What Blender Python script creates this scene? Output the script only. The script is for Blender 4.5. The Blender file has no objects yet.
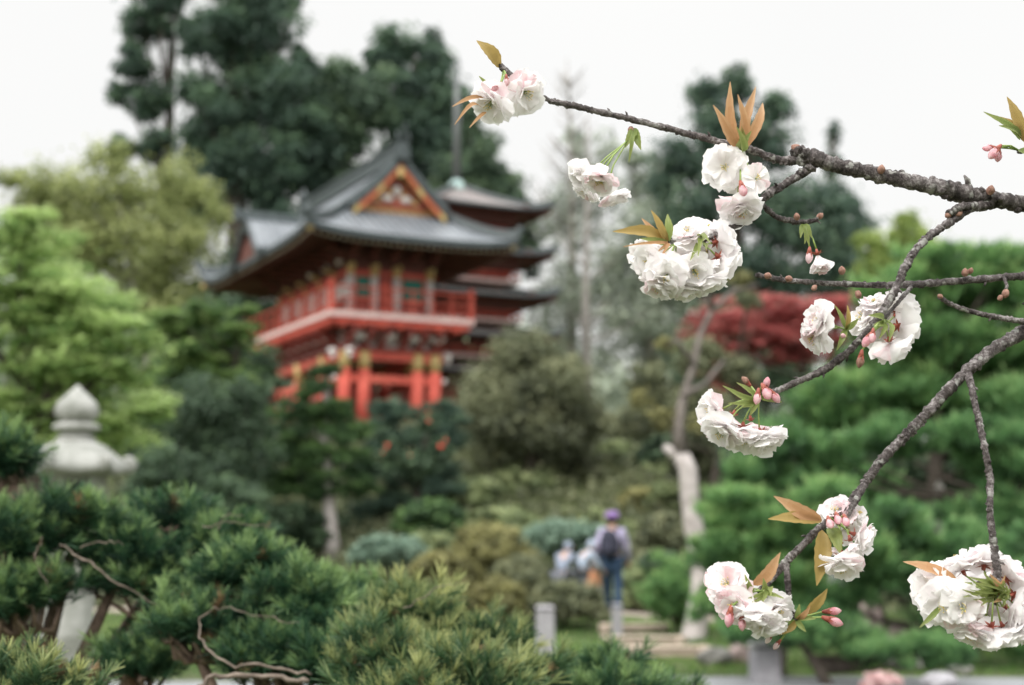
import bpy, math, random
import numpy as np
from mathutils import Vector, Matrix
PI = math.pi
R = math.radians
random.seed(7)
rng = np.random.default_rng(11)
sc = bpy.context.scene
col = sc.collection

# ------------------------------------------------------------------ camera
CAMZ = 1.6
PITCH = R(7.3)
FPX = 1422.0
cam_d = bpy.data.cameras.new("camera")
cam = bpy.data.objects.new("camera", cam_d)
col.objects.link(cam)
cam.location = (0, 0, CAMZ)
cam.rotation_euler = (PI / 2 + PITCH, 0, 0)
cam_d.sensor_width = 36
cam_d.lens = FPX * 36 / 1024
cam_d.clip_start = 0.05
cam_d.clip_end = 3000
cam_d.dof.use_dof = True
cam_d.dof.focus_distance = 1.43
cam_d.dof.aperture_fstop = 5.0
cam_d.dof.aperture_blades = 0
sc.camera = cam


def at(px, py, Y):
    x = (px - 512) / FPX
    y = (342.5 - py) / FPX
    d = Vector((x, math.cos(PITCH) - y * math.sin(PITCH), math.sin(PITCH) + y * math.cos(PITCH)))
    s = Y / d.y
    return Vector((d.x * s, Y, CAMZ + d.z * s))


def sstep(a, b, x):
    t = min(1, max(0, (x - a) / (b - a)))
    return t * t * (3 - 2 * t)


def ground_z(x, y):
    z = 4.3 * sstep(27, 41, y) + 2.2 * sstep(44, 75, y) + 3.0 * sstep(80, 200, y)
    z -= 1.2 * sstep(4, 12, x) * sstep(28, 40, y)
    z += 0.10 * math.sin(x * 0.9 + 1.3) * math.sin(y * 0.55) * sstep(15, 22, y)
    return z


# ------------------------------------------------------------------ helpers
def tag(o, label=None, cat=None, group=None, kind=None):
    if label: o['label'] = label
    if cat: o['category'] = cat
    if group: o['group'] = group
    if kind: o['kind'] = kind
    return o


def empty(name, loc, rz=0.0, label=None, cat=None, group=None):
    o = bpy.data.objects.new(name, None)
    col.objects.link(o)
    o.empty_display_size = 0.1
    o.location = loc
    o.rotation_euler = (0, 0, rz)
    return tag(o, label, cat, group)


class MB:
    def __init__(s):
        s.v = []; s.f = []; s.m = []; s.sm = []

    def add(s, vs, fs, mi=0, smooth=False):
        b = len(s.v)
        s.v.extend([tuple(p) for p in vs])
        s.f.extend([tuple(b + i for i in f) for f in fs])
        s.m.extend([mi] * len(fs)); s.sm.extend([smooth] * len(fs))

    def box(s, c, d, rot=None, mi=0, taper=1.0):
        hx, hy, hz = d[0] / 2, d[1] / 2, d[2] / 2
        vs = []
        for z in (-1, 1):
            k = taper if z > 0 else 1
            for x, y in ((-1, -1), (1, -1), (1, 1), (-1, 1)):
                p = Vector((x * hx * k, y * hy * k, z * hz))
                if rot is not None: p = rot @ p
                vs.append(p + Vector(c))
        s.add(vs, [(3, 2, 1, 0), (4, 5, 6, 7), (0, 1, 5, 4), (1, 2, 6, 5), (2, 3, 7, 6), (3, 0, 4, 7)], mi)

    def beam(s, a, b, w, h, mi=0):
        a = Vector(a); b = Vector(b); d = b - a
        L = d.length
        x = d.normalized()
        up = Vector((0, 0, 1)) if abs(x.z) < .95 else Vector((0, 1, 0))
        y = up.cross(x).normalized(); z = x.cross(y)
        s.box((a + b) / 2, (L, w, h), Matrix((x, y, z)).transposed(), mi)

    def tube(s, pts, rad, n=8, mi=0, cap=True, smooth=True, squash=None):
        pts = [Vector(p) for p in pts]
        N = len(pts)
        if not hasattr(rad, '__len__'): rad = [rad] * N
        t0 = (pts[1] - pts[0]).normalized()
        ref = Vector((0, 0, 1)) if abs(t0.z) < .9 else Vector((1, 0, 0))
        u = t0.cross(ref).normalized()
        vs = []
        for i in range(N):
            t = (pts[min(i + 1, N - 1)] - pts[max(i - 1, 0)])
            if t.length < 1e-9: t = t0
            t = t.normalized()
            u = (u - t * u.dot(t))
            u = u.normalized() if u.length > 1e-6 else t.orthogonal().normalized()
            w = t.cross(u)
            for k in range(n):
                a = 2 * PI * k / n
                vs.append(pts[i] + (u * math.cos(a) + w * math.sin(a)) * rad[i])
        fs = []
        for i in range(N - 1):
            for k in range(n):
                a = i * n + k; b = i * n + (k + 1) % n
                fs.append((a, b, b + n, a + n))
        if cap:
            fs.append(tuple(range(n - 1, -1, -1)))
            fs.append(tuple((N - 1) * n + k for k in range(n)))
        s.add(vs, fs, mi, smooth)

    def lathe(s, prof, n=24, c=(0, 0, 0), mi=0, smooth=True, rot=0):
        vs = []; fs = []
        for r, z in prof:
            for k in range(n):
                a = 2 * PI * k / n + rot
                vs.append((c[0] + r * math.cos(a), c[1] + r * math.sin(a), c[2] + z))
        for i in range(len(prof) - 1):
            for k in range(n):
                a = i * n + k; b = i * n + (k + 1) % n
                fs.append((a, b, b + n, a + n))
        fs.append(tuple(range(n - 1, -1, -1)))
        fs.append(tuple((len(prof) - 1) * n + k for k in range(n)))
        s.add(vs, fs, mi, smooth)

    def ball(s, c, r, n=10, mi=0, rot=None):
        if not hasattr(r, '__len__'): r = (r, r, r)
        vs = []; fs = []
        m = max(4, n // 2 + 1)
        for i in range(m + 1):
            th = PI * i / m
            for k in range(n):
                a = 2 * PI * k / n
                p = Vector((r[0] * math.sin(th) * math.cos(a), r[1] * math.sin(th) * math.sin(a), r[2] * math.cos(th)))
                if rot is not None: p = rot @ p
                vs.append(p + Vector(c))
        for i in range(m):
            for k in range(n):
                a = i * n + k; b = i * n + (k + 1) % n
                fs.append((a, a + n, b + n, b))
        s.add(vs, fs, mi, True)

    def build(s, name, mats, parent=None, **kw):
        me = bpy.data.meshes.new(name)
        me.from_pydata(s.v, [], s.f)
        if not isinstance(mats, (list, tuple)): mats = [mats]
        for m in mats: me.materials.append(m)
        me.polygons.foreach_set('material_index', s.m)
        me.polygons.foreach_set('use_smooth', s.sm)
        me.update()
        o = bpy.data.objects.new(name, me)
        col.objects.link(o)
        if parent: o.parent = parent
        return tag(o, **kw)


def np_mesh(name, V, F, mats, vals=None, parent=None, smooth=False, matidx=None):
    """V (n,3) float, F (m,k) int quads or tris"""
    me = bpy.data.meshes.new(name)
    me.vertices.add(len(V)); me.vertices.foreach_set('co', np.asarray(V, np.float32).ravel())
    m, k = F.shape
    me.loops.add(m * k); me.loops.foreach_set('vertex_index', F.astype(np.int32).ravel())
    me.polygons.add(m)
    me.polygons.foreach_set('loop_start', np.arange(0, m * k, k, dtype=np.int32))
    me.polygons.foreach_set('loop_total', np.full(m, k, np.int32))
    if not isinstance(mats, (list, tuple)): mats = [mats]
    for q in mats: me.materials.append(q)
    if matidx is not None: me.polygons.foreach_set('material_index', matidx.astype(np.int32))
    if smooth: me.polygons.foreach_set('use_smooth', np.ones(m, bool))
    me.update(calc_edges=True)
    if vals is not None:
        a = me.attributes.new('v', 'FLOAT', 'FACE')
        a.data.foreach_set('value', np.asarray(vals, np.float32))
    o = bpy.data.objects.new(name, me)
    col.objects.link(o)
    if parent: o.parent = parent
    return o


# ------------------------------------------------------------------ materials
def new_mat(name):
    m = bpy.data.materials.new(name); m.use_nodes = True
    nt = m.node_tree; nt.nodes.clear()
    out = nt.nodes.new('ShaderNodeOutputMaterial')
    return m, nt, out


def surf(name, c1, c2, scale=5.0, rough=.7, bump=.3, detail=6, c3=None, spec=.3, metallic=0, dist=.02, stretch=None):
    m, nt, out = new_mat(name)
    N = nt.nodes; L = nt.links
    b = N.new('ShaderNodeBsdfPrincipled')
    tc = N.new('ShaderNodeTexCoord'); mp = N.new('ShaderNodeMapping')
    if stretch: mp.inputs['Scale'].default_value = stretch
    nz = N.new('ShaderNodeTexNoise'); nz.inputs['Scale'].default_value = scale; nz.inputs['Detail'].default_value = detail
    nz.inputs['Roughness'].default_value = .65
    cr = N.new('ShaderNodeValToRGB')
    cr.color_ramp.elements[0].position = .3; cr.color_ramp.elements[1].position = .7
    cr.color_ramp.elements[0].color = (*c1, 1); cr.color_ramp.elements[1].color = (*c2, 1)
    if c3:
        e = cr.color_ramp.elements.new(.8); e.color = (*c3, 1)
    L.new(tc.outputs['Object'], mp.inputs[0]); L.new(mp.outputs[0], nz.inputs['Vector'])
    L.new(nz.outputs['Fac'], cr.inputs[0]); L.new(cr.outputs[0], b.inputs['Base Color'])
    b.inputs['Roughness'].default_value = rough; b.inputs['Specular IOR Level'].default_value = spec
    b.inputs['Metallic'].default_value = metallic
    if bump:
        bp = N.new('ShaderNodeBump'); bp.inputs['Strength'].default_value = bump; bp.inputs['Distance'].default_value = dist
        L.new(nz.outputs['Fac'], bp.inputs['Height']); L.new(bp.outputs[0], b.inputs['Normal'])
    L.new(b.outputs[0], out.inputs[0])
    return m


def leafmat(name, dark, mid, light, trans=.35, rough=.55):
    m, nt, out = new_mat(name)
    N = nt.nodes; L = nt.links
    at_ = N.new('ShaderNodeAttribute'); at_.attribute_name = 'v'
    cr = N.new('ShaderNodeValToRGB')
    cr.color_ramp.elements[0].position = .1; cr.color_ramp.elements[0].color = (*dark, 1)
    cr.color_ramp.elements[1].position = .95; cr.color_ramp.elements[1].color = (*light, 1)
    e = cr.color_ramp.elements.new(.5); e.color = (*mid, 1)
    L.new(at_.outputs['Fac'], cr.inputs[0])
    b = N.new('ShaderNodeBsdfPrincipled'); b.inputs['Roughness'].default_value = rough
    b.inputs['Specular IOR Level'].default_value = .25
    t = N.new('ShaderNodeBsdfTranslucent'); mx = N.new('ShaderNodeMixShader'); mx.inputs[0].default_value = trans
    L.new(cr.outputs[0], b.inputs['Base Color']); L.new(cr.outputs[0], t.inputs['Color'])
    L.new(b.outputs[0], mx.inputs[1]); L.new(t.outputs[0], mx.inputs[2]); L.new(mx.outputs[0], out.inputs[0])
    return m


M = {}
M['conifer'] = leafmat('conifer_foliage', (0.045, 0.075, 0.058), (0.085, 0.145, 0.1), (0.18, 0.28, 0.15), .2)  # dark end raised, as on the pale one: distance haze put into colour
M['conifer2'] = leafmat('conifer_foliage_pale', (0.057, 0.091, 0.064), (0.098, 0.159, 0.098), (0.186, 0.267, 0.132), .25)
M['olive'] = leafmat('olive_leaves', (0.15, 0.18, 0.07), (0.33, 0.38, 0.15), (0.58, 0.62, 0.28), .4)
M['maple'] = leafmat('maple_leaves', (0.14, 0.25, 0.08), (0.39, 0.52, 0.19), (0.66, 0.78, 0.38), .5)
M['maple2'] = leafmat('maple_leaves_shade', (0.06, 0.12, 0.04), (0.16, 0.26, 0.08), (0.42, 0.55, 0.2), .4)  # darker copy of the maple greens, shade put into the colour
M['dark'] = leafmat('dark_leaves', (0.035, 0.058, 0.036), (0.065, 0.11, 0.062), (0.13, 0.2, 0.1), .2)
M['pine'] = leafmat('pine_needles_mid', (0.036, 0.071, 0.036), (0.078, 0.148, 0.057), (0.176, 0.288, 0.092), .25)
M['brownolive'] = leafmat('brown_olive_leaves', (0.075, 0.085, 0.055), (0.15, 0.17, 0.095), (0.31, 0.32, 0.18), .25)
M['grey'] = leafmat('grey_leaves', (0.2, 0.24, 0.19), (0.36, 0.41, 0.32), (0.55, 0.6, 0.46), .35)  # far trees' haze put into this pale colour; silvery bushes share it
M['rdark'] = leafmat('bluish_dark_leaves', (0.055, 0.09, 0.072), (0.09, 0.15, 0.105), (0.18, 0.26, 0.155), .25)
M['yellow'] = leafmat('yellow_green_leaves', (.14, .2, .05), (.30, .40, .12), (.5, .58, .2), .45)
M['bright'] = leafmat('bright_pine_needles', (0.05, 0.11, 0.045), (0.16, 0.32, 0.11), (0.4, 0.56, 0.22), .35)
M['bright2'] = leafmat('deep_pine_needles', (0.04, 0.085, 0.04), (0.12, 0.26, 0.095), (0.3, 0.47, 0.19), .3)
M['red'] = leafmat('red_maple_leaves', (0.28, 0.07, 0.07), (0.5, 0.15, 0.14), (0.68, 0.3, 0.27), .4)
M['azalea'] = leafmat('azalea_leaves', (0.1, 0.13, 0.07), (0.26, 0.32, 0.15), (0.48, 0.53, 0.28), .3)
M['bluegreen'] = leafmat('blue_green_needles', (.10, .16, .12), (.2, .30, .22), (.32, .43, .33), .3)
M['ochre'] = leafmat('ochre_leaves', (0.09, 0.09, 0.04), (0.22, 0.215, 0.09), (0.42, 0.4, 0.17), .3)
M['pinkbush'] = leafmat('pink_bush_blossom', (.5, .28, .28), (.7, .48, .47), (.85, .68, .66), .3)
M['fore'] = leafmat('near_conifer_needles', (0.01, 0.03, 0.018), (0.042, 0.105, 0.05), (0.27, 0.39, 0.15), .25, .45)  # near-black dark end carries the shade between tufts
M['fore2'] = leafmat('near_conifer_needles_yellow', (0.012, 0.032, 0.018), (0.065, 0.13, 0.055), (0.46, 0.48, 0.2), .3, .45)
M['deadneedle'] = leafmat('dead_brown_needles', (.07, .04, .02), (.20, .12, .06), (.42, .30, .16), .25, .5)
M['grassblade'] = leafmat('grass_blades', (.05, .11, .03), (.13, .24, .06), (.26, .38, .11), .4)
M['trunk'] = surf('dark_trunk_bark', (.03, .024, .02), (.09, .075, .06), 9, .9, .6)
M['limbbark'] = surf('grey_brown_limb_bark', (.10, .085, .075), (.24, .21, .19), 7, .85, .5)
M['palebark'] = surf('pale_trunk_bark', (.30, .265, .25), (.62, .57, .55), 7, .85, .5)
M['greybark'] = surf('grey_trunk_bark', (.20, .18, .165), (.38, .36, .33), 6, .85, .5)
M['stone'] = surf('lantern_granite', (.17, .18, .155), (.42, .42, .40), 7, .85, .5, c3=(.50, .50, .48))
M['post'] = surf('weathered_post', (.26, .25, .27), (.44, .43, .45), 18, .85, .3)
M['pinkstone'] = surf('pinkish_stone', (.20, .15, .14), (.40, .32, .30), 5, .85, .4)
M['rock'] = surf('garden_rock', (.10, .10, .09), (.27, .26, .24), 4, .9, .6, dist=.06)
M['wood'] = surf('pale_plank_wood', (.36, .28, .22), (.58, .48, .40), 6, .7, .2, stretch=(1, 12, 12))
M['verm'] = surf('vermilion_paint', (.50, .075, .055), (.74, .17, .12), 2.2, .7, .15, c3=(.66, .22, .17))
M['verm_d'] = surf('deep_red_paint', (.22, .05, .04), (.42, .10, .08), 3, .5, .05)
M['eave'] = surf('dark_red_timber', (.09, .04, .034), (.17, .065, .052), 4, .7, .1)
M['white'] = surf('lime_plaster', (.62, .58, .56), (.80, .77, .74), 5, .8, .1)
M['pinkwhite'] = surf('faded_pink_paint', (.70, .46, .43), (.86, .68, .64), 5, .6, .1)
M['gold'] = surf('gold_ochre_paint', (.42, .30, .10), (.70, .54, .26), 9, .5, .15)
M['teal'] = surf('teal_shutter_paint', (.01, .13, .10), (.02, .22, .17), 4, .5, .1)
M['orange'] = surf('orange_gable_paint', (.55, .12, .03), (.75, .30, .08), 7, .5, .15)
M['ochregable'] = surf('ochre_gable_paint', (.42, .16, .06), (.66, .42, .16), 9, .5, .15)
M['redorange'] = surf('red_orange_board', (.44, .10, .05), (.54, .19, .09), 7, .5, .15)
M['raftertip'] = surf('pale_rafter_tip', (.20, .17, .12), (.32, .28, .2), 7, .5, .15)
M['copper'] = surf('green_copper', (.22, .34, .32), (.42, .52, .50), 8, .6, .2)
M['darkmetal'] = surf('spire_metal', (.10, .11, .11), (.2, .21, .21), 8, .5, .1)


def tilemat(name, axis, c1, c2):
    m, nt, out = new_mat(name)
    N = nt.nodes; L = nt.links
    b = N.new('ShaderNodeBsdfPrincipled'); b.inputs['Roughness'].default_value = .42
    b.inputs['Specular IOR Level'].default_value = .55
    tc = N.new('ShaderNodeTexCoord')
    wv = N.new('ShaderNodeTexWave'); wv.bands_direction = axis; wv.inputs['Scale'].default_value = 1.25
    wv.inputs['Distortion'].default_value = .3
    nz = N.new('ShaderNodeTexNoise'); nz.inputs['Scale'].default_value = 1.6; nz.inputs['Detail'].default_value = 5
    add = N.new('ShaderNodeMath'); add.operation = 'MULTIPLY_ADD'; add.inputs[1].default_value = .35
    cr = N.new('ShaderNodeValToRGB')
    cr.color_ramp.elements[0].position = .35; cr.color_ramp.elements[0].color = (*c1, 1)
    cr.color_ramp.elements[1].position = .95; cr.color_ramp.elements[1].color = (*c2, 1)
    L.new(tc.outputs['Object'], wv.inputs['Vector']); L.new(tc.outputs['Object'], nz.inputs['Vector'])
    L.new(wv.outputs['Fac'], add.inputs[0]); L.new(nz.outputs['Fac'], add.inputs[2])
    L.new(add.outputs[0], cr.inputs[0]); L.new(cr.outputs[0], b.inputs['Base Color'])
    bp = N.new('ShaderNodeBump'); bp.inputs['Strength'].default_value = .8; bp.inputs['Distance'].default_value = .06
    L.new(wv.outputs['Fac'], bp.inputs['Height']); L.new(bp.outputs[0], b.inputs['Normal'])
    L.new(b.outputs[0], out.inputs[0])
    return m


M['tile_u'] = tilemat('roof_tiles_across', 'X', (.075, .09, .105), (.22, .24, .26))
M['tile_v'] = tilemat('roof_tiles_along', 'Y', (.075, .09, .105), (.22, .24, .26))
M['tilebrown'] = tilemat('brown_roof_shingles', 'X', (.09, .075, .07), (.24, .20, .19))
M['tile_d'] = surf('ridge_tile', (.04, .052, .055), (.09, .108, .11), 5, .5, .2)


def cherry_bark():
    m, nt, out = new_mat('cherry_bark')
    N = nt.nodes; L = nt.links
    b = N.new('ShaderNodeBsdfPrincipled'); b.inputs['Roughness'].default_value = .75
    b.inputs['Specular IOR Level'].default_value = .35
    tc = N.new('ShaderNodeTexCoord')
    n1 = N.new('ShaderNodeTexNoise'); n1.inputs['Scale'].default_value = 330; n1.inputs['Detail'].default_value = 8
    n1.inputs['Roughness'].default_value = .75
    n2 = N.new('ShaderNodeTexNoise'); n2.inputs['Scale'].default_value = 60; n2.inputs['Detail'].default_value = 4
    n3 = N.new('ShaderNodeTexVoronoi'); n3.inputs['Scale'].default_value = 210
    cr = N.new('ShaderNodeValToRGB')
    cr.color_ramp.elements[0].position = .40; cr.color_ramp.elements[0].color = (.02, .014, .013, 1)
    cr.color_ramp.elements[1].position = .66; cr.color_ramp.elements[1].color = (.46, .43, .42, 1)
    e = cr.color_ramp.elements.new(.52); e.color = (.12, .102, .098, 1)
    mix = N.new('ShaderNodeMath'); mix.operation = 'MULTIPLY_ADD'; mix.inputs[1].default_value = .45
    L.new(tc.outputs['Object'], n1.inputs['Vector']); L.new(tc.outputs['Object'], n2.inputs['Vector'])
    L.new(tc.outputs['Object'], n3.inputs['Vector'])
    m2 = N.new('ShaderNodeMath'); m2.operation = 'MULTIPLY'; m2.inputs[1].default_value = .56
    L.new(n1.outputs['Fac'], m2.inputs[0])
    L.new(n2.outputs['Fac'], mix.inputs[0]); L.new(m2.outputs[0], mix.inputs[2])
    lich = N.new('ShaderNodeTexNoise'); lich.inputs['Scale'].default_value = 95; lich.inputs['Detail'].default_value = 3
    lr = N.new('ShaderNodeValToRGB'); lr.color_ramp.elements[0].position = .60; lr.color_ramp.elements[0].color = (0, 0, 0, 1)
    lr.color_ramp.elements[1].position = .68; lr.color_ramp.elements[1].color = (1, 1, 1, 1)
    lm = N.new('ShaderNodeMix'); lm.data_type = 'RGBA'; lm.inputs[7].default_value = (.34, .335, .31, 1)
    L.new(tc.outputs['Object'], lich.inputs['Vector']); L.new(lich.outputs['Fac'], lr.inputs[0])
    L.new(mix.outputs[0], cr.inputs[0]); L.new(cr.outputs[0], lm.inputs[6]); L.new(lr.outputs[0], lm.inputs[0])
    L.new(lm.outputs[2], b.inputs['Base Color'])
    bp = N.new('ShaderNodeBump'); bp.inputs['Strength'].default_value = 1; bp.inputs['Distance'].default_value = .003
    L.new(n1.outputs['Fac'], bp.inputs['Height'])
    bp2 = N.new('ShaderNodeBump'); bp2.inputs['Strength'].default_value = .5; bp2.inputs['Distance'].default_value = .001
    L.new(n3.outputs['Distance'], bp2.inputs['Height']); L.new(bp.outputs[0], bp2.inputs['Normal'])
    L.new(bp2.outputs[0], b.inputs['Normal'])
    L.new(b.outputs[0], out.inputs[0])
    return m


def petalmat(name, base, tipc, scale=60):
    m, nt, out = new_mat(name)
    N = nt.nodes; L = nt.links
    tc = N.new('ShaderNodeTexCoord'); nz = N.new('ShaderNodeTexNoise'); nz.inputs['Scale'].default_value = scale
    nz.inputs['Detail'].default_value = 3
    cr = N.new('ShaderNodeValToRGB')
    cr.color_ramp.elements[0].position = .35; cr.color_ramp.elements[0].color = (*base, 1)
    cr.color_ramp.elements[1].position = .65; cr.color_ramp.elements[1].color = (*tipc, 1)
    L.new(tc.outputs['Object'], nz.inputs['Vector']); L.new(nz.outputs['Fac'], cr.inputs[0])
    b = N.new('ShaderNodeBsdfPrincipled'); b.inputs['Roughness'].default_value = .6
    b.inputs['Specular IOR Level'].default_value = .15
    t = N.new('ShaderNodeBsdfTranslucent'); mx = N.new('ShaderNodeMixShader'); mx.inputs[0].default_value = .45
    L.new(cr.outputs[0], b.inputs['Base Color']); L.new(cr.outputs[0], t.inputs['Color'])
    n2 = N.new('ShaderNodeTexNoise'); n2.inputs['Scale'].default_value = 350
    bp = N.new('ShaderNodeBump'); bp.inputs['Strength'].default_value = .25; bp.inputs['Distance'].default_value = .001
    L.new(tc.outputs['Object'], n2.inputs['Vector'])
    L.new(n2.outputs['Fac'], bp.inputs['Height']); L.new(bp.outputs[0], b.inputs['Normal'])
    L.new(b.outputs[0], mx.inputs[1]); L.new(t.outputs[0], mx.inputs[2]); L.new(mx.outputs[0], out.inputs[0])
    return m


M['cbark'] = cherry_bark()
M['petal'] = petalmat('white_petals', (.92, .89, .895), (.96, .95, .945))
M['petalpink'] = petalmat('blush_petals', (.86, .66, .69), (.93, .84, .85), 90)
M['bud'] = petalmat('pink_bud', (.74, .36, .42), (.90, .68, .70), 160)
M['calyx'] = surf('red_brown_calyx', (.22, .05, .04), (.36, .11, .07), 200, .5, .1, dist=.0005)
M['pedicel'] = surf('green_pedicel', (.16, .26, .06), (.34, .42, .14), 150, .5, .1, dist=.0005)
M['stamen'] = surf('yellow_stamens', (.70, .52, .16), (.85, .70, .35), 200, .5, 0)
M['bronze'] = leafmat('bronze_young_leaf', (0.34, 0.19, 0.08), (0.5, 0.28, 0.14), (0.64, 0.44, 0.26), .45, .4)
M['bronze2'] = leafmat('bronze_green_leaf', (0.24, 0.17, 0.06), (0.38, 0.27, 0.09), (0.52, 0.38, 0.15), .45, .4)
M['greenleaf'] = leafmat('young_green_leaf', (0.13, 0.18, 0.055), (0.23, 0.29, 0.09), (0.38, 0.39, 0.16), .5, .4)

# ------------------------------------------------------------------ world + sun
SUN_EL, SUN_AZ = R(46), R(210)
w = bpy.data.worlds.new("World"); sc.world = w; w.use_nodes = True
nt = w.node_tree; nt.nodes.clear()
wo = nt.nodes.new('ShaderNodeOutputWorld'); bg = nt.nodes.new('ShaderNodeBackground')
sky = nt.nodes.new('ShaderNodeTexSky'); sky.sky_type = 'NISHITA'; sky.sun_disc = False
sky.sun_elevation = SUN_EL; sky.sun_rotation = SUN_AZ; sky.dust_density = 4; sky.air_density = 1.5
# overcast: a bright even cloud layer over the clear-sky radiance, a little uneven like thin cloud
tcw = nt.nodes.new('ShaderNodeTexCoord')
cl = nt.nodes.new('ShaderNodeTexNoise'); cl.inputs['Scale'].default_value = 1.6; cl.inputs['Detail'].default_value = 4
crw = nt.nodes.new('ShaderNodeValToRGB')
crw.color_ramp.elements[0].position = .3; crw.color_ramp.elements[0].color = (9.75, 9.75, 9.65, 1)
crw.color_ramp.elements[1].position = .7; crw.color_ramp.elements[1].color = (10.3, 10.25, 10.1, 1)
mxw = nt.nodes.new('ShaderNodeMix'); mxw.data_type = 'RGBA'; mxw.inputs[0].default_value = .94
nt.links.new(tcw.outputs['Generated'], cl.inputs['Vector']); nt.links.new(cl.outputs['Fac'], crw.inputs[0])
sx = nt.nodes.new('ShaderNodeSeparateXYZ'); nt.links.new(tcw.outputs['Generated'], sx.inputs[0])
mr = nt.nodes.new('ShaderNodeMapRange'); mr.inputs['From Min'].default_value = .36; mr.inputs['From Max'].default_value = 1
mr.inputs['To Min'].default_value = 1.0; mr.inputs['To Max'].default_value = 4.2     # an overcast sky is brightest overhead
nt.links.new(sx.outputs['Z'], mr.inputs['Value'])
vm = nt.nodes.new('ShaderNodeVectorMath'); vm.operation = 'SCALE'
nt.links.new(crw.outputs[0], vm.inputs[0]); nt.links.new(mr.outputs[0], vm.inputs['Scale'])
nt.links.new(sky.outputs[0], mxw.inputs[6]); nt.links.new(vm.outputs[0], mxw.inputs[7])
nt.links.new(mxw.outputs[2], bg.inputs[0]); bg.inputs[1].default_value = .10
nt.links.new(bg.outputs[0], wo.inputs[0])
sd = bpy.data.lights.new('sun', 'SUN'); sd.energy = 2.4; sd.angle = R(16); sd.color = (1, .97, .93)
so = bpy.data.objects.new('sun', sd); col.objects.link(so)
so.rotation_euler = (PI / 2 - SUN_EL, 0, R(-30))
so.location = (0, 0, 40)
sc.view_settings.view_transform = 'Standard'
sc.view_settings.look = 'None'
sc.view_settings.exposure = 0
sc.cycles.max_bounces = 14; sc.cycles.diffuse_bounces = 7; sc.cycles.transmission_bounces = 8

# ------------------------------------------------------------------ ground
def build_ground():
    xs = np.concatenate([np.linspace(-600, -40, 12), np.linspace(-36, 36, 90), np.linspace(40, 600, 12)])
    ys = np.concatenate([np.linspace(-60, 8, 14), np.linspace(10, 60, 90), np.linspace(64, 900, 24)])
    V = np.array([(x, y, ground_z(x, y)) for y in ys for x in xs])
    nx = len(xs)
    F = np.array([(j * nx + i, j * nx + i + 1, (j + 1) * nx + i + 1, (j + 1) * nx + i) for j in range(len(ys) - 1) for i in range(nx - 1)])
    g = surf('garden_soil_and_moss', (.035, .045, .018), (.10, .12, .045), 1.2, .95, .5, c3=(.13, .105, .07), dist=.05)
    o = np_mesh('ground', V, F, g, smooth=True)
    tag(o, kind='structure')
    # grey path across the near ground
    m = MB()
    n = 40
    vs = []
    for i in range(n + 1):
        x = -12 + 26 * i / n
        vs.append((x, 13.0 + .25 * math.sin(x * .4), .006)); vs.append((x, 15.1 + .25 * math.sin(x * .4 + .4), .006))
    m.add(vs, [(2 * i, 2 * i + 2, 2 * i + 3, 2 * i + 1) for i in range(n)])
    m.build('garden_path', surf('path_gravel', (.13, .135, .14), (.30, .31, .325), 30, .9, .3), kind='structure')
    # path where the visitors walk
    m = MB(); vs = []
    for i in range(n + 1):
        x = -8 + 14 * i / n
        yc = 25.7 + .4 * math.sin(x * .5)
        for s in (-1, 1):
            y = yc + s * .9
            vs.append((x, y, ground_z(x, y) + .012))
    m.add(vs, [(2 * i, 2 * i + 2, 2 * i + 3, 2 * i + 1) for i in range(n)])
    m.build('hill_path', surf('earth_path', (.26, .21, .17), (.42, .36, .31), 9, .9, .3), kind='structure')


build_ground()


# ------------------------------------------------------------------ foliage
def rand_dirs(n):
    d = rng.normal(size=(n, 3)); return d / np.linalg.norm(d, axis=1, keepdims=True)


def leaves_from(P, D, size, aspect, mode, vals):
    """P positions, D outward dirs -> V,F,vals"""
    n = len(P)
    s = size * rng.uniform(.6, 1.3, (n, 1))
    if mode == 'broad':
        Nn = D + rng.normal(size=(n, 3)) * .55
        T = np.cross(Nn, rng.normal(size=(n, 3)))
    elif mode == 'flat':
        Nn = np.array([0, 0, 1.]) + rng.normal(size=(n, 3)) * .33
        T = np.cross(Nn, rng.normal(size=(n, 3)))
    elif mode == 'droop':
        T = D * [1, 1, .3] + np.array([0, 0, -.55]) + rng.normal(size=(n, 3)) * .35
        Nn = np.cross(T, rng.normal(size=(n, 3)))
    else:  # up tufts
        T = D * [.8, .8, .4] + np.array([0, 0, .8]) + rng.normal(size=(n, 3)) * .3
        Nn = np.cross(T, rng.normal(size=(n, 3)))
    T /= np.linalg.norm(T, axis=1, keepdims=True) + 1e-9
    B = np.cross(Nn, T); B /= np.linalg.norm(B, axis=1, keepdims=True) + 1e-9
    Nn = np.cross(T, B)
    V = np.empty((n, 4, 3))
    V[:, 0] = P - T * s * .5
    V[:, 1] = P + B * s * aspect * .5 + Nn * s * .08
    V[:, 2] = P + T * s * .5
    V[:, 3] = P - B * s * aspect * .5 + Nn * s * .08
    return V.reshape(-1, 3)


STY = {  # mode, aspect, flatten, subclump scale
    'broad': ('broad', .7, .85, .46), 'conifer': ('droop', .42, .85, .40), 'pad': ('up', .3, .42, .36),
    'maple': ('flat', .7, .42, .44), 'brush': ('up', .15, .75, .33), 'dome': ('broad', .6, .85, .22), 'lace': ('flat', .5, .4, .34)}


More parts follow.
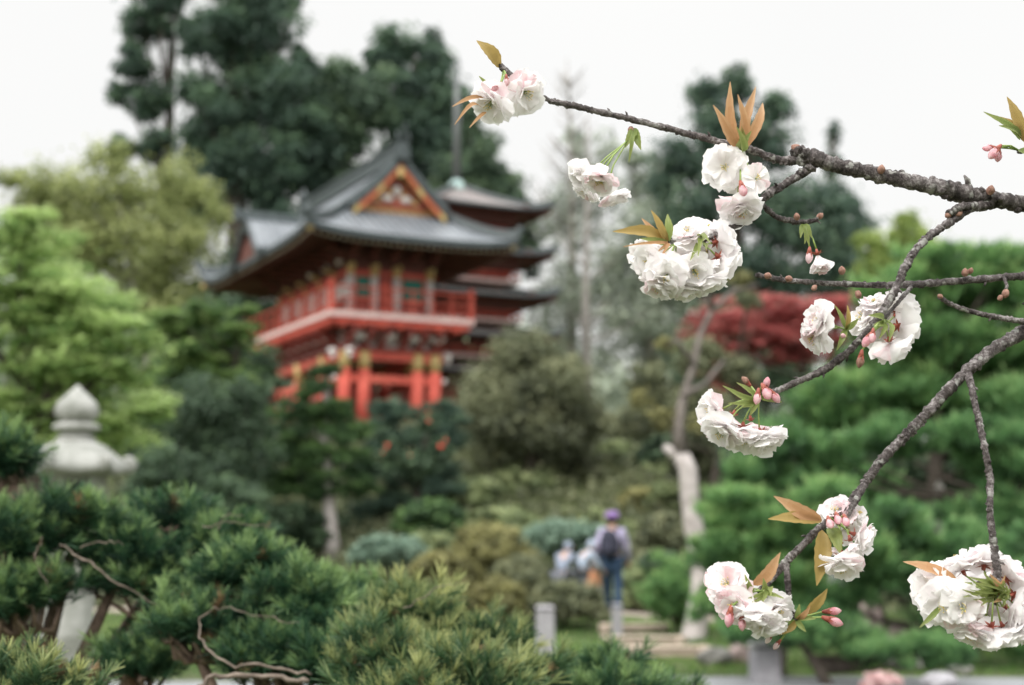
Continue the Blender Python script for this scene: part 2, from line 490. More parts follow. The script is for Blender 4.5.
def foliage(ells, n, size, style, gap=.0, centers=None):
    mode, asp, flat, subs = STY[style]
    vol = np.array([e[3] * e[5] for e in ells]); vol = vol / vol.sum()
    Vs = []; vals = []
    for e, wgt in zip(ells, vol):
        c = np.array(e[:3]); r = np.array(e[3:])
        area = r[0] * r[2]
        K = {'dome': 45, 'brush': 60, 'lace': 34, 'maple': 40}.get(style, 26)
        d = rand_dirs(K)
        fac = rng.uniform(.1 if style in ('brush', 'maple') else .3, 1.12 if style in ('brush', 'maple', 'lace') else .95, (K, 1)) if style != 'dome' else rng.uniform(.75, .92, (K, 1))
        if style == 'dome': d[:, 2] = np.abs(d[:, 2]) * 1.0 - .15
        sc_ = c + d * r * fac
        if centers is not None: centers.extend(sc_.tolist())
        sr = subs * r.mean() * rng.uniform(.65, 1.3, (K, 1))
        sv = rng.uniform(-.3, .3, K) * (.85 if style == 'brush' else 1)
        m = int(n * wgt)
        k = rng.integers(0, K, m)
        dd = rand_dirs(m)
        rr = rng.uniform(.2, 1.05, (m, 1)) ** .7 * np.where(rng.random((m, 1)) < .2, rng.uniform(1, 1.75, (m, 1)), 1)
        P = sc_[k] + dd * sr[k] * rr * np.array([1.15, 1.15, flat])
        Vs.append(leaves_from(P, dd, size, asp, mode, None))
        vals.append(.42 + sv[k] + rng.uniform(-.18, .18, m) + .22 * dd[:, 2] * rr[:, 0])  # clump tops lighter, undersides darker: slight shading put into leaf colour
    V = np.concatenate(Vs); v = np.concatenate(vals)
    F = np.arange(len(V)).reshape(-1, 4)
    return V, F, v


def px_ell(e, Y, depth=1.0):
    px, py, rx, ry = e[:4]
    dy = e[4] if len(e) > 4 else 0
    c = at(px, py, Y + dy)
    k = (Y + dy) / FPX
    return (c.x, c.y, c.z, rx * k, (rx * k * .5 + ry * k * .5) * depth, ry * k)


def plant(name, label, cat, Y, base_px, ells, style, mat, n, leaf_px, bark='trunk', trunk_r=.16, group=None, trunk=True,
          lean=None, depth=1.0, limbs=True, top=None, bend=.15):
    E = [px_ell(e, Y, depth) for e in ells]
    b = at(base_px, 500, Y)
    gx, gy = b.x, Y
    gz = ground_z(gx, gy)
    root = empty(name, (gx, gy, gz), label=label, cat=cat, group=group)
    off = np.array([gx, gy, gz])
    cen = []
    V, F, v = foliage(E, n, leaf_px * Y / FPX, style, centers=cen)
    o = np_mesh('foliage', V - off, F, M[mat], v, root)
    m = MB()
    es = sorted(E, key=lambda e: e[2])
    topz = max(e[2] for e in es) + (es[-1][5] * .6)
    tx = es[-1][0] if top is None else at(top, 500, Y).x
    H = topz - gz
    pts = []; rad = []
    k = 9
    for i in range(k):
        t = i / (k - 1)
        pts.append(Vector(((tx - gx) * t ** 1.3 + bend * math.sin(t * 5 + gx) * trunk_r * 2, bend * math.cos(t * 4 + gx) * trunk_r * 2 - bend * math.cos(gx) * trunk_r * 2, H * t - .15 * (1 - t))))
        rad.append(trunk_r * (1.25 - t * 1.1) if i else trunk_r * 1.6)
    if trunk:
        m.tube(pts, rad, 9)
    if limbs:
        sel = random.sample(cen, min(len(cen), 14))
        for c in sel:
            c = Vector(c) - Vector(off)
            t = min(.9, max(.12, (c.z * .75) / H))
            i = t * (k - 1); i0 = int(i); s0 = pts[i0].lerp(pts[min(i0 + 1, k - 1)], i - i0)
            mid = s0.lerp(c, .5) + Vector((0, 0, -.06 * (c - s0).length))
            r0 = trunk_r * (1.1 - t) * .5 + .01
            m.tube([s0, mid, c], [r0, r0 * .6, r0 * .2], 5)
    if m.v: m.build('trunk' if trunk else 'stem', M[bark], root)
    return root


TG = 'tall conifers behind the temple gate'
plant('tall_conifer', 'thin dark conifer with sky showing through its gaps, leftmost of the tall conifers', 'tree', 62, 160,
      [(150, 20, 30, 34), (168, -20, 34, 40), (134, 62, 22, 26), (150, 100, 26, 24), (125, 150, 22, 18), (158, 145, 18, 20), (120, 95, 12, 16), (184, 30, 10, 14)],
      'conifer', 'conifer', 15000, 6.5, trunk_r=.4, group=TG)
plant('tall_conifer', 'broadest and tallest dark conifer, its top cut off by the photo edge', 'tree', 58, 240,
      [(232, 40, 44, 50), (262, 10, 40, 45), (215, 110, 40, 45), (275, 80, 42, 50), (240, 160, 55, 50), (300, 130, 36, 45), (195, 200, 30, 40), (230, -40, 40, 50), (280, 190, 40, 40), (196, 150, 18, 30), (300, 60, 12, 20), (195, 40, 18, 22)],
      'conifer', 'conifer', 60000, 6.5, trunk_r=.55, group=TG)
plant('tall_conifer', 'dark conifer sloping up to a rounded shoulder right of the tallest conifer', 'tree', 60, 345,
      [(335, 85, 30, 34), (345, 130, 42, 45), (365, 100, 30, 40), (320, 150, 30, 50), (350, 190, 50, 40), (312, 75, 14, 16)],
      'conifer', 'conifer2', 28000, 6.5, trunk_r=.45, group=TG)
plant('tall_conifer', 'double topped dark green conifer directly above the gate ridge', 'tree', 63, 415,
      [(394, 52, 22, 32), (430, 58, 24, 30), (405, 95, 42, 36), (440, 100, 28, 45), (420, 150, 55, 45), (455, 150, 30, 45), (400, 200, 50, 40), (376, 64, 16, 20)],
      'conifer', 'conifer', 34000, 6.5, trunk_r=.45, group=TG)
plant('tall_conifer', 'lower green conifer sloping down behind the pagoda spire', 'tree', 59, 485,
      [(480, 150, 26, 30), (500, 180, 26, 24), (470, 190, 40, 36), (515, 205, 20, 18), (468, 118, 14, 24), (500, 240, 40, 40), (525, 245, 20, 40)],
      'conifer', 'conifer2', 17000, 6, trunk_r=.35, group=TG)
plant('spring_tree', 'olive and yellow green spring tree behind the bright green maple', 'tree', 52, 150,
      [(120, 205, 56, 48), (55, 185, 40, 26), (180, 185, 36, 34), (160, 255, 55, 42), (80, 250, 50, 40), (110, 165, 30, 22), (195, 235, 26, 38), (30, 205, 26, 20), (170, 310, 45, 30), (215, 215, 16, 24), (110, 230, 80, 60, 1.5), (150, 300, 60, 40, 1.5), (10, 180, 24, 14), (60, 215, 60, 40, 1.5)],
      'broad', 'olive', 34000, 4.6, bark='greybark', trunk_r=.2)
plant('green_maple', 'bright fresh green maple spreading in layers behind the stone lantern', 'tree', 18, 45,
      [(20, 245, 42, 26), (60, 290, 56, 32), (20, 320, 50, 34), (100, 330, 48, 26), (50, 370, 66, 34), (115, 375, 36, 22), (20, 410, 50, 30), (100, 425, 50, 24), (140, 345, 20, 14), (150, 410, 26, 16), (-30, 300, 40, 60), (60, 450, 60, 24), (30, 280, 60, 50, 1.5), (60, 350, 80, 50, 1.8), (60, 410, 90, 44, 1.8), (100, 310, 44, 34, 1.5), (20, 222, 30, 18)],
      'maple', 'maple', 60000, 6.5, trunk_r=.13)
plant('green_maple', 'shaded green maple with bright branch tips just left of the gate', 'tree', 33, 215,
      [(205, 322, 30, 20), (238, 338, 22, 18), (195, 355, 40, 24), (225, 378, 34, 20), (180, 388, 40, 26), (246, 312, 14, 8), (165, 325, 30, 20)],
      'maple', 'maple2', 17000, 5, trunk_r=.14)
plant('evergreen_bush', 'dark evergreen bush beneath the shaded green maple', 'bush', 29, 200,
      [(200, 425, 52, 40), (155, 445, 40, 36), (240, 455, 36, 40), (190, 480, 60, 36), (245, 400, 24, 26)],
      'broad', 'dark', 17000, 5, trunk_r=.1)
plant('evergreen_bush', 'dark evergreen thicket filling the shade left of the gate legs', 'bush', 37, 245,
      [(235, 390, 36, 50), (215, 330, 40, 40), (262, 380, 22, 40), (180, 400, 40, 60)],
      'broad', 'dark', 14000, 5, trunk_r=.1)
plant('shade_tree', 'brownish shadowed shrub mass in the hollows between the right hand pines', 'tree', 23, 880,
      [(860, 470, 70, 34), (940, 490, 70, 40), (1010, 480, 40, 50), (800, 490, 60, 40), (880, 540, 80, 50), (760, 450, 40, 40), (980, 560, 60, 50)],
      'broad', 'dark', 24000, 6, trunk_r=.1)
plant('shade_tree', 'dark broad tree closing the gap behind the left end of the gate', 'tree', 56, 235,
      [(225, 300, 40, 40), (260, 330, 50, 50), (200, 350, 50, 50), (250, 270, 40, 30), (300, 340, 50, 50)],
      'broad', 'dark', 14000, 5.5, trunk_r=.25)
plant('shade_tree', 'dim green tree in the hollow behind the red maple', 'tree', 40, 765,
      [(760, 370, 60, 50), (700, 380, 40, 50), (790, 330, 40, 30), (730, 330, 50, 30)],
      'broad', 'dark', 13000, 5, trunk_r=.15)
plant('cloud_pine', 'mid green layered pine with a pale trunk in front of the gate columns', 'tree', 31, 332,
      [(312, 388, 26, 14), (338, 408, 24, 14), (300, 420, 36, 20), (345, 430, 30, 18), (285, 450, 36, 20), (330, 460, 42, 20), (300, 485, 42, 18), (355, 485, 24, 14), (270, 478, 22, 14), (325, 372, 18, 10)],
      'pad', 'pine', 26000, 6, bark='palebark', trunk_r=.15)
plant('cloud_pine', 'dark green pine with tiered pads below the gate doorway', 'tree', 33, 415,
      [(400, 412, 22, 12), (437, 410, 24, 12), (385, 440, 32, 20), (430, 440, 36, 20), (400, 475, 44, 22), (440, 480, 30, 20), (395, 510, 44, 20), (385, 415, 20, 16), (450, 425, 20, 18)],
      'pad', 'rdark', 24000, 5.5, trunk_r=.14)
plant('domed_tree', 'broad dome of brown olive foliage right of the gate', 'tree', 35, 530,
      [(530, 395, 62, 50), (500, 425, 44, 38), (575, 420, 36, 36), (530, 355, 36, 22), (540, 440, 60, 32), (485, 395, 26, 26)],
      'broad', 'brownolive', 34000, 4.5, trunk_r=.2)
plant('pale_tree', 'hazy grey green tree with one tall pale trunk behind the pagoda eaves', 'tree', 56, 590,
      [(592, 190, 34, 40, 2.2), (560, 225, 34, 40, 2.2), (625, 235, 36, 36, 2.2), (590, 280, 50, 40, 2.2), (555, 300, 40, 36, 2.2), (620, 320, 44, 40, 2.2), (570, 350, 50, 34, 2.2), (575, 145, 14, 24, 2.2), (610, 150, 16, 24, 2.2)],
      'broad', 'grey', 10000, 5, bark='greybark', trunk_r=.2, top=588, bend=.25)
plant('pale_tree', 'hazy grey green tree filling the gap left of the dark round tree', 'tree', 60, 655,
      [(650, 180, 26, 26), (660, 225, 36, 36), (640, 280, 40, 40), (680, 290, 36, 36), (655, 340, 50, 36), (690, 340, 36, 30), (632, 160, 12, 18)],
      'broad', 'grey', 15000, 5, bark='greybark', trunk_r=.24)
plant('round_evergreen', 'large bluish dark evergreen with rounded crown behind the main cherry branch', 'tree', 46, 745,
      [(705, 92, 20, 20), (735, 85, 22, 20), (770, 108, 22, 18), (720, 130, 38, 34), (765, 150, 34, 28), (680, 160, 32, 26), (730, 195, 56, 40), (690, 225, 40, 36), (780, 210, 44, 40), (820, 225, 36, 36), (770, 270, 60, 40), (835, 270, 36, 36), (665, 190, 18, 18), (710, 270, 40, 40)],
      'broad', 'rdark', 46000, 5, trunk_r=.35)
plant('pointed_conifer', 'narrow pointed blue grey conifer right of the round evergreen', 'tree', 55, 835,
      [(833, 135, 7, 16), (834, 165, 14, 18), (838, 195, 22, 22), (846, 225, 28, 26), (850, 260, 30, 26)],
      'conifer', 'rdark', 7000, 5.5, trunk_r=.2)
plant('spring_tree', 'pale yellow green tree below the fork of the main cherry branch', 'tree', 42, 895,
      [(880, 250, 26, 20), (910, 245, 30, 22), (930, 270, 30, 22), (890, 280, 40, 20), (905, 222, 14, 12)],
      'broad', 'yellow', 11000, 4.5, trunk_r=.14)
plant('red_maple', 'deep red maple behind the white blossoms on the right', 'tree', 34, 765,
      [(735, 318, 26, 14), (775, 305, 30, 13), (820, 305, 30, 13), (760, 335, 34, 16), (720, 345, 24, 14), (790, 340, 26, 16), (725, 395, 20, 12), (715, 372, 16, 12), (845, 312, 18, 10), (760, 320, 60, 26, .8), (700, 320, 16, 10), (800, 325, 40, 20, .8), (740, 350, 40, 24, .8), (735, 385, 26, 16, .5), (790, 355, 24, 14), (850, 305, 22, 14), (845, 335, 24, 16), (800, 345, 34, 18), (815, 318, 30, 16), (700, 335, 20, 12), (870, 300, 20, 10), (862, 322, 18, 10)],
      'lace', 'red', 30000, 4.4, trunk_r=.12)
plant('mixed_tree', 'loose olive tree in front of the red maple', 'tree', 31, 705,
      [(700, 360, 26, 22), (680, 400, 32, 22), (740, 370, 20, 18), (650, 380, 26, 20), (750, 300, 14, 12), (715, 410, 24, 24), (640, 420, 30, 20)],
      'broad', 'brownolive', 11000, 4.5, trunk_r=.09)
BG = 'bright green pines on the right'
plant('bright_pine', 'large bright green pine filling the right side under the thin cherry branch', 'tree', 20, 925,
      [(900, 290, 50, 24), (960, 275, 50, 26), (1010, 285, 40, 30), (895, 335, 40, 24), (935, 340, 56, 28), (1000, 345, 50, 34), (845, 392, 40, 20), (905, 390, 50, 26), (980, 400, 60, 28), (830, 415, 46, 24), (1040, 330, 40, 60), (955, 310, 64, 40, 1.2), (925, 375, 80, 46, 1.4), (1010, 390, 60, 60, 1.4), (1000, 262, 50, 16), (940, 258, 40, 14)],
      'brush', 'bright', 100000, 15, trunk_r=.14, group=BG)
plant('bright_pine', 'deeper green pine with dark shadowed gaps below the large bright pine', 'tree', 18, 960,
      [(890, 440, 40, 20), (970, 436, 44, 16), (1020, 460, 40, 30), (780, 440, 40, 22), (830, 455, 30, 16), (1000, 510, 50, 26), (760, 470, 34, 22), (1010, 440, 50, 50, 1.5), (850, 480, 50, 20, 1.2)],
      'brush', 'bright2', 50000, 15, trunk_r=.12, group=BG)
plant('bright_pine', 'low green pine between the pale trunk and the lower cherry blossoms', 'tree', 15.5, 770,
      [(740, 510, 38, 24), (790, 530, 40, 26), (730, 550, 36, 24), (780, 575, 44, 26), (720, 600, 30, 20), (830, 500, 36, 22), (850, 545, 36, 24)],
      'brush', 'bright', 36000, 12, trunk_r=.09, group=BG)
plant('bright_pine', 'low deep green pine behind the lowest blossom cluster', 'tree', 16.5, 920,
      [(890, 520, 40, 24), (940, 550, 44, 28), (1000, 560, 40, 34), (880, 570, 30, 22), (960, 610, 50, 26), (1015, 620, 36, 30), (830, 600, 40, 20)],
      'brush', 'bright2', 32000, 12, trunk_r=.09, group=BG)
plant('bright_pine', 'lowest green pine branches spreading over the grass at lower right', 'tree', 14.6, 830,
      [(820, 630, 40, 18), (870, 645, 36, 16), (780, 625, 26, 16), (930, 650, 40, 16), (740, 630, 22, 12)],
      'brush', 'bright2', 17000, 11, trunk_r=.06, group=BG)

# hillside bushes: px, py(centre), rx, ry, Y, material, label
HB = [
    (470, 500, 34, 22, 34, 'azalea', 'green mound on the slope right of the dark tiered pine'),
    (525, 490, 34, 24, 35, 'azalea', 'pale green azalea mound under the brown olive dome'),
    (575, 480, 30, 22, 36, 'brownolive', 'brownish azalea high on the slope under the domed tree'),
    (620, 470, 34, 26, 37, 'azalea', 'green azalea below the hazy trees'),
    (640, 510, 26, 20, 34, 'ochre', 'yellowish azalea above the walking visitor'),
    (600, 505, 26, 18, 35, 'brownolive', 'olive brown azalea just above the blue green mound'),
    (665, 540, 26, 26, 30, 'brownolive', 'dark olive bush between the backpacker and the pale trunk'),
    (655, 480, 26, 24, 36, 'azalea', 'green bush left of the fork of the pale trunk'),
    (555, 525, 30, 18, 34, 'azalea', 'low green azalea behind the blue green mound'),
    (500, 530, 34, 20, 32, 'azalea', 'green mound behind the ochre bushes'),
    (430, 520, 30, 20, 30, 'pine', 'fresh green clipped mound below the dark tiered pine'),
    (390, 552, 34, 14, 27, 'bluegreen', 'blue green clipped mound left of the ochre bushes'),
    (565, 540, 42, 17, 29, 'bluegreen', 'pale blue green clipped mound behind the visitors'),
    (490, 555, 38, 30, 24, 'ochre', 'taller ochre green rounded bush left of the visitors'),
    (445, 575, 30, 22, 23, 'ochre', 'low ochre green bush left of the taller ochre bush'),
    (520, 585, 26, 30, 23, 'brownolive', 'brown olive bush in front of the visitors in pale blue'),
    (480, 600, 40, 22, 22, 'ochre', 'olive bush just above the near conifer shrub'),
    (564, 603, 34, 19, 22.5, 'brownolive', 'dark brown bush hiding the legs of the visitors'),
    (640, 590, 26, 22, 27, 'azalea', 'green bush behind the path right of the backpacker'),
    (675, 585, 24, 26, 21, 'bright', 'bright green brushy bush left of the pale trunk'),
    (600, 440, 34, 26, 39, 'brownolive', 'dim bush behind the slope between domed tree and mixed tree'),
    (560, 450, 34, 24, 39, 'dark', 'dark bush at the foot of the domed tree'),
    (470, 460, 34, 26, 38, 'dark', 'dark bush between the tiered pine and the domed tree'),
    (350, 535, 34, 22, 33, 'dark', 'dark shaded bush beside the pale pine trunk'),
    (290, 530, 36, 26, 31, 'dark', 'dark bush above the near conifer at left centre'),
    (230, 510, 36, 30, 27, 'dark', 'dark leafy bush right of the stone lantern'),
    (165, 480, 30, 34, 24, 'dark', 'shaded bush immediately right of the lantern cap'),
    (700, 455, 24, 30, 33, 'brownolive', 'olive bush behind the fork of the pale trunk'),
    (640, 545, 26, 20, 32, 'azalea', 'grey green azalea right of the backpacker at shoulder height'),
    (600, 530, 26, 18, 33, 'azalea', 'green azalea directly behind the purple knit hat'),
    (620, 495, 24, 16, 37, 'ochre', 'small yellow green azalea between two brownish ones on the slope'),
    (660, 505, 24, 20, 34, 'azalea', 'light green azalea left of the pale trunk at mid height'),
    (545, 470, 28, 18, 37, 'azalea', 'light green mound at the foot of the domed tree'),
    (500, 470, 26, 18, 37, 'ochre', 'yellowish mound between the tiered pine and the domed tree'),
    (640, 440, 26, 20, 39, 'azalea', 'green bush highest on the slope under the hazy trees'),
    (590, 505, 22, 14, 36, 'grey', 'silvery azalea mid slope above the blue green mound'),
    (445, 490, 22, 16, 34, 'grey', 'silvery mound beside the dark tiered pine'),
    (630, 565, 20, 18, 29, 'brownolive', 'dim olive bush between backpacker and path edge'),
    (430, 550, 24, 16, 28, 'azalea', 'green mound between the two clipped blue green mounds'),
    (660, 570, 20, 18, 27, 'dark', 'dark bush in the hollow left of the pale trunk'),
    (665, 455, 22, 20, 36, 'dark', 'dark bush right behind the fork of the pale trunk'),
]
for px, py, rx, ry, Y, mt, lab in HB:
    rx *= 1.2; ry *= 1.25
    plant('garden_bush', lab, 'bush', Y, px, [(px, py, rx, ry), (px - rx * .4, py + ry * .4, rx * .7, ry * .8), (px + rx * .4, py + ry * .5, rx * .7, ry * .8)],
          'brush' if mt == 'bright' else 'dome', mt, 8000, 5.0 if mt != 'bright' else 9, trunk_r=.04, group='rounded bushes on the hillside')

# far wood as one mass and ground cover
def far_wood():
    E = []
    for i in range(70):
        x = -70 + 145 * i / 70 + random.uniform(-1, 1); y = random.uniform(90, 125)
        h = random.uniform(3.2, 5.4) + (.8 if x < 0 else 0)
        E.append((x, y, ground_z(x, y) + h, random.uniform(3, 5), 3, h))
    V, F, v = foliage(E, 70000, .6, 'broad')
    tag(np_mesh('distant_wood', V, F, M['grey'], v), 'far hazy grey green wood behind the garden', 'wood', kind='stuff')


far_wood()


def ground_cover():
    n = 60000
    P = np.empty((n, 3))
    P[:, 0] = rng.uniform(-16, 16, n); P[:, 1] = rng.uniform(26.5, 46, n)
    P[:, 2] = [ground_z(x, y) for x, y in P[:, :2]]
    P[:, 2] += rng.uniform(0, .28, n)
    V = leaves_from(P, rand_dirs(n), .17, .6, 'broad', None)
    f = np.sin(P[:, 0] * .8) * np.cos(P[:, 1] * .9)
    v = .45 + .2 * f + rng.uniform(-.25, .25, n)
    tag(np_mesh('ground_cover', V, np.arange(len(V)).reshape(-1, 4), M['brownolive'], v), 'low leafy ground cover over the hillside', 'ground cover', kind='stuff')
    n = 50000
    P = np.empty((n, 3)); P[:, 0] = rng.uniform(-8, 9, n); P[:, 1] = rng.uniform(15.4, 25, n)
    P[:, 2] = [ground_z(x, y) + .02 for x, y in P[:, :2]]
    V = leaves_from(P, rand_dirs(n) * [1, 1, .1], .11, .12, 'up', None)
    v = .5 + .2 * np.sin(P[:, 0] * 1.3 + P[:, 1]) + rng.uniform(-.25, .25, n)
    tag(np_mesh('grass', V, np.arange(len(V)).reshape(-1, 4), M['grassblade'], v), 'short green lawn behind the grey path', 'grass', kind='stuff')


ground_cover()


# ------------------------------------------------------------------ pale twisted tree
def pale_trunk_tree():
    Y = 20.0
    root_p = at(688, 668, Y); root_p.z = ground_z(root_p.x, Y)
    root = empty('bare_trunk_tree', root_p, label='leaning tree with a smooth pale forked trunk right of the visitors', cat='tree')
    T = lambda px, py, dy=0: at(px, py, Y + dy) - root_p
    m = MB()
    m.tube([T(688, 672) , T(692, 650), T(697, 620), T(702, 590), T(704, 562), T(694, 530), T(690, 500), T(688, 470), T(680, 452)],
           [.24, .19, .16, .15, .17, .14, .13, .13, .12], 12)
    m.tube([T(684, 462), T(672, 452), T(664, 446)], [.10, .07, .05], 9)
    m.build('trunk', M['palebark'], root)
    m = MB()
    m.tube([T(681, 454), T(678, 425), T(684, 395, .1), T(694, 365, .2), T(700, 335, .2), T(712, 310, .3), T(735, 290, .4), T(758, 285, .5)],
           [.125, .085, .062, .05, .045, .04, .03, .02], 10)
    m.tube([T(694, 365, .2), T(676, 340), T(662, 350)], [.05, .035, .02], 7)
    m.tube([T(712, 310, .3), T(708, 280), T(716, 262)], [.045, .03, .012], 7)
    m.tube([T(684, 395), T(704, 385, .4), T(724, 360, .5)], [.05, .035, .02], 7)
    m.tube([T(735, 290, .4), T(722, 275, .4), T(705, 270, .4)], [.03, .022, .012], 7)
    m.build('limb', M['limbbark'], root)
    E = [px_ell(e, Y) for e in [(665, 420, 20, 12), (640, 400, 18, 10), (740, 280, 16, 8), (665, 345, 12, 8), (700, 425, 14, 12)]]
    V, F, v = foliage(E, 1500, .06, 'broad')
    np_mesh('foliage', V - np.array(root_p), F, M['ochre'], v, root)


pale_trunk_tree()

# bare twiggy tree top rising left of the dark round evergreen
def bare_tree():
    Y = 58
    b = at(570, 300, Y); b.z = ground_z(b.x, Y)
    root = empty('bare_tree', b, label='tall leafless grey tree whose thin twigs stand against the white sky', cat='tree')
    T = lambda px, py, dy=0: at(px, py, Y + dy) - b
    m = MB()
    m.tube([(0, 0, -.2), T(572, 300), T(572, 200), T(570, 120), T(567, 58)], [.28, .22, .15, .07, .015], 8)
    for i in range(46):
        y0 = random.uniform(80, 260); side = random.choice((-1, 1)); L = (10 + (y0 - 60) * .16) * random.uniform(.6, 1.2)
        p0 = T(570, y0); dy = random.uniform(-1.5, 1.5)
        p1 = T(570 + side * L * .5, y0 - L * .5, dy * .5); p2 = T(570 + side * L, y0 - L * 1.1, dy)
        m.tube([p0, p1, p2], [.045, .03, .01], 5)
        p3 = T(570 + side * L * .9, y0 - L * .5, dy)
        m.tube([p1, p3], [.02, .008], 4)
    m.build('trunk', M['greybark'], root)


bare_tree()


# ------------------------------------------------------------------ temple gate
def roof_surface(u0, u1, v0, v1, zf, nu, nv, thick, mats, name, parent, mi=lambda u, v: 0):
    us = [u0 + (u1 - u0) * i / nu for i in range(nu + 1)]; vs_ = [v0 + (v1 - v0) * j / nv for j in range(nv + 1)]
    m = MB(); V = []; n = nu + 1; T = (nu + 1) * (nv + 1)
    for k in (0, 1):
        for v in vs_:
            for u in us: V.append((u, v, zf(u, v) - k * thick))
    Fs = {}
    m.v = V
    def add(f, i, sm): m.f.append(f); m.m.append(i); m.sm.append(sm)
    for j in range(nv):
        for i in range(nu):
            a = j * n + i
            add((a, a + 1, a + n + 1, a + n), mi((us[i] + us[i + 1]) / 2, (vs_[j] + vs_[j + 1]) / 2), True)
            add((T + a, T + a + n, T + a + n + 1, T + a + 1), len(mats) - 1, True)
    for i in range(nu):
        a = i; add((a, T + a, T + a + 1, a + 1), len(mats) - 2, False)
        a = nv * n + i; add((a, a + 1, T + a + 1, T + a), len(mats) - 2, False)
    for j in range(nv):
        a = j * n; add((a, a + n, T + a + n, T + a), len(mats) - 2, False)
        a = j * n + nu; add((a, T + a, T + a + n, a + n), len(mats) - 2, False)
    return m.build(name, mats, parent)


def strip_on(m, pts, w, h, mi=0):
    """solid strip following points (a ridge)"""
    pts = [Vector(p) for p in pts]; n = len(pts); V = []
    for i in range(n):
        t = pts[min(i + 1, n - 1)] - pts[max(i - 1, 0)]; t.z = 0; t = t.normalized() if t.length > 1e-6 else Vector((1, 0, 0))
        s = Vector((-t.y, t.x, 0)) * w / 2
        V += [pts[i] - s - Vector((0, 0, .03)), pts[i] + s - Vector((0, 0, .03)), pts[i] + s * .6 + Vector((0, 0, h)), pts[i] - s * .6 + Vector((0, 0, h))]
    F = [(3, 2, 1, 0), tuple(4 * (n - 1) + k for k in range(4))]
    for i in range(n - 1):
        for k in range(4):
            a = 4 * i + k; b = 4 * i + (k + 1) % 4
            F.append((a, b, b + 4, a + 4))
    m.add(V, F, mi)


GA = R(27)
gc = at(331, 311, 40.0)
FLOORW = gc.z
GZ = 4.05
GATE = empty('temple_gate', (gc.x, gc.y, GZ), GA, 'red two storey Japanese temple gate with a grey hip and gable roof and balcony', 'temple gate')
FZ = FLOORW - GZ        # balcony floor top in local z
W_, D_ = 4.4, 8.3       # balcony extents
U0, U1, V0, V1 = .85, 3.45, .85, 7.35   # body


